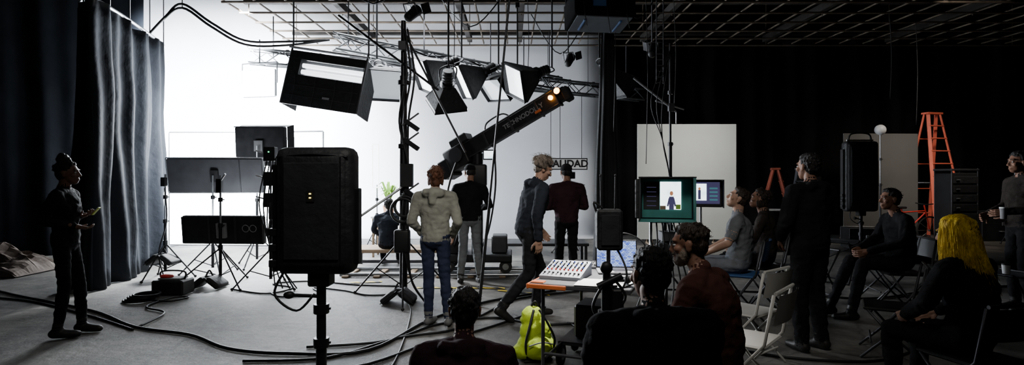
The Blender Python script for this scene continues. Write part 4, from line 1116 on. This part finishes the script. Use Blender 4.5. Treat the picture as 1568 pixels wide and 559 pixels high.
person('standing_crew_man', (-4.45, 5.72), -75, 1.74, dict(neck=(0, -.02, 1.455), head=(0, .02, 1.63), elL=(-.24, -.1, 1.17), elR=(.24, -.1, 1.17), wrL=(-.1, .11, 1.2), wrR=(.08, .12, 1.1), pnL=(.3, 0, 1), pnR=(-.3, 0, 1), ankL=(-.1, .1, .09), kneeL=(-.1, .08, .5)),
       'c_black', 'c_black', 'skindeep', style='tall', bulk=.95, tw=.9, look=(0, 3), legb=.88)
b = B('mobile_phone'); b.M = T(-4.25, 5.86, 1.235) @ RZ(-75) @ RX(50); b.box((0, 0, 0), (.055, .1, .01), 'limedim', bev=.003); b.box((0, 0, .006), (.048, .09, .002), 'scr_dark', bev=0); b.obj()
person('crew_woman_in_hoodie', (-.82, 6.12), -8, 1.70, dict(elL=(-.26, -.03, 1.14), elR=(.26, -.03, 1.14), wrL=(-.17, .12, .98), wrR=(.17, .12, .98), pnL=(.5, -.5, 0), pnR=(-.5, -.5, 0), kneeR=(.11, .0, .5), ankR=(.15, -.02, .09), ankL=(-.07, -.02, .09), kneeL=(-.08, .03, .5)),
       'c_grey', 'c_jeans', 'skinpale', 'h_auburn', 'bob', 'shoel', look=(10, 4), tw=.97, legb=.95, bulk=1.08, hood=True)
person('crew_man_in_plaid_shirt', (-.62, 8.45), 8, 1.76, dict(elL=(-.29, .02, 1.15), elR=(.29, .02, 1.15), wrL=(-.14, .22, 1.08), wrR=(.14, .22, 1.08), ankL=(-.14, 0, .09), ankR=(.15, 0, .09)),
       'c_black', 'c_jeansg', style='short', look=(15, -12), bulk=1.08, cap='c_black')
person('walking_man', (.2, 6.4), -72, 1.84, dict(pel=(0, -.02, .93), waist=(0, .0, 1.08), chest=(0, .05, 1.26), neck=(0, .08, 1.43), head=(0, .15, 1.59),
       kneeL=(-.09, .16, .5), ankL=(-.1, .1, .09), kneeR=(.1, -.05, .5), ankR=(.1, -.34, .15), pitR=32, elL=(-.25, .04, 1.14), wrL=(-.2, .2, .92), elR=(.27, -.02, 1.13), wrR=(.26, .0, .86)),
       'c_navy', 'c_char', 'skinpale', 'h_grey', 'curly', 'shoe', look=(-5, -25), bulk=1.18, legb=1.05, hood=True)
person('crew_man_with_crossed_arms', (.78, 8.2), 12, 1.76, dict(elL=(-.28, .02, 1.15), elR=(.28, .02, 1.15), wrL=(.02, .2, 1.15), wrR=(-.02, .22, 1.2), pnL=(0, -1, 0), pnR=(0, -1, 0)),
       'c_wine', 'c_black', style='short', bulk=1.2, look=(0, -5), cap='c_char')
person('seated_far_crew_man', (-2.15, 9.95), 5, 1.72, SIT(.33, .05), 'c_navy', 'c_black', style='short', bulk=1.05)
person('foreground_seated_man', (-.25, 2.9), 0, 1.75, SIT(.12, .08, kneeL=(-.2, .42, .42), kneeR=(.2, .42, .42), ankL=(-.18, .58, .09), ankR=(.18, .58, .09), wrL=(-.1, .36, .42), wrR=(.1, .36, .42), elL=(-.27, .12, .43), elR=(.27, .12, .43)),
       'c_wine', 'c_black', style='short', bulk=1.18, look=(5, 0), vox=.01, hood=True)
person('seated_man_in_dark_jacket', (.64, 2.5), 6, 1.78, SIT(.36, .06), 'c_black', 'c_black', style='short', bulk=1.25, shw=1.12, look=(12, -4), vox=.01, hood=True)
person('seated_bearded_man', (1.16, 3.25), 50, 1.78, SIT(.41, .1), 'c_red', 'c_black', 'skin', 'h_brown', 'fade', beard='h_grey', bulk=1.15, look=(15, -6), vox=.01)
person('seated_man_in_polo', (2.42, 6.15), 66, 1.76, SIT(.56, .0, head=(0, .0, 1.345), wrL=(-.14, .36, .74), wrR=(.16, .36, .74), ankL=(-.14, .45, .2), ankR=(.14, .5, .09), pnL=(0, 0, -1), pnR=(0, 0, -1)),
       'c_polo', 'c_shorts', 'skinpale', 'h_brown', 'short', 'shoel', look=(10, 24), bulk=1.1, sleeve='short', shorts=True)
person('seated_crew_member', (2.9, 6.6), 60, 1.74, SIT(.56, .0, ankL=(-.14, .45, .2), ankR=(.14, .5, .15)), 'c_brown', 'c_black', 'skin', 'h_brown', 'bob', look=(10, 15))
person('standing_man_in_black_hoodie', (2.73, 5.25), 22, 1.80, dict(elL=(-.29, .0, 1.15), elR=(.29, .0, 1.15), wrL=(-.18, .16, .99), wrR=(.18, .16, .99), pnL=(.5, -.5, 0), pnR=(-.5, -.5, 0)),
       'c_black', 'c_black', style='short', bulk=1.25, look=(0, 0), hood=True, legb=1.18)
person('seated_man_in_profile', (4.3, 6.36), 84, 1.78, SIT(.54, .05, kneeL=(-.14, .45, .62), kneeR=(.14, .45, .62), ankL=(-.12, .55, .09), ankR=(.14, .66, .09), wrL=(-.1, .38, .75), wrR=(.1, .38, .75)),
       'c_black', 'c_char', style='short', look=(5, 3), bulk=1.1)
person('seated_woman_with_yellow_hair', (2.95, 3.7), 20, 1.72, SIT(.46, .04), 'c_black', 'c_black', 'skinpale', 'h_yellow', 'long', look=(8, -5), bulk=1.15, vox=.01)
person('standing_man_holding_drink', (5.95, 6.7), 80, 1.88, dict(elL=(-.27, -.02, 1.15), elR=(.27, -.02, 1.15), wrL=(-.16, .24, 1.1), wrR=(.16, .24, 1.05), pnL=(1, 0, 0), pnR=(-1, 0, 0)),
       'c_brown', 'c_black', 'skin', 'h_black', 'fade', bulk=1.05)
b = B('drink_cup'); b.tube((5.64, 6.58, 1.1), (5.64, 6.58, 1.22), .03, 'greyboard', r2=.038, seg=14); b.tube((5.64, 6.58, 1.22), (5.64, 6.58, 1.235), .04, 'paper', seg=14); b.obj()

# ------------------------------------------------------------------ lights
def area(name, loc, tgt, sx, sy, power, col=(1, 1, 1), spread=None):
    l = bpy.data.lights.new(name, 'AREA'); l.shape = 'RECTANGLE'; l.size = sx; l.size_y = sy; l.energy = power; l.color = col
    if spread: l.spread = radians(spread)
    o = bpy.data.objects.new(name, l); o.location = loc; o.rotation_euler = (V3(tgt)-V3(loc)).to_track_quat('-Z', 'Y').to_euler()
    bpy.context.scene.collection.objects.link(o); return o
cool = (.9, .95, 1)
area('cyclorama_wash_light', (-6.2, 11.6, 4.7), (-7.4, 16, 2.0), 2.0, 1.0, 3000, cool, 105)
area('cyclorama_center_wash_light', (-2.2, 11.8, 4.7), (-2.6, 16, 2.6), 3, .6, 60, (.95, .96, 1), 120)
area('overhead_set_light', (-2.2, 10.8, 4.7), (-2.2, 10.2, 0), 2.5, 1.5, 220, cool, 110)
area('left_stage_key_light', (-5.0, 11.3, 2.6), (-2.2, 3, 0.), 1.3, .8, 1500, cool)
area('right_stage_fill', (9, 10.5, 4.8), (9.8, 14.5, 1), 1.5, 1, 34, (1, .9, .78), 65)  # unseen lamp added as weak fill on the ladder side
area('center_stage_fill', (4.2, 10.2, 4.8), (4, 13, 1.4), 1.2, .8, 46, (1, .97, .92), 65)  # added fill with no fixture, lifts the white flat board
area('grid_bounce_fill', (5, 7, 3.9), (6, 9, 6), 3, 2, 7, (1, .85, .7))  # added lamp standing in for bounce light on the pipe grid
area('crew_area_fill', (.2, 1.8, 4.7), (-.1, 6.8, .6), 2.2, 1.2, 48, (1, .96, .9), 85)  # unseen fill lamp added to lift the crew and near floor
area('table_fill', (.7, 5.5, 2.5), (.7, 4.6, .8), .3, .2, 30, (1, .97, .93), 55)  # unseen lamp added to brighten the mixer and papers
w = bpy.data.worlds.new('world'); bpy.context.scene.world = w; w.use_nodes = True
w.node_tree.nodes['Background'].inputs['Color'].default_value = (.5, .55, .65, 1); w.node_tree.nodes['Background'].inputs['Strength'].default_value = .01

cam = bpy.data.cameras.new('camera'); cam.sensor_width = 36; cam.lens = 20.16; cam.shift_y = -.007; cam.clip_end = 100
co = bpy.data.objects.new('camera', cam); co.location = (0, 0, 1.6); co.rotation_euler = (radians(90), 0, 0)
bpy.context.scene.collection.objects.link(co); bpy.context.scene.camera = co
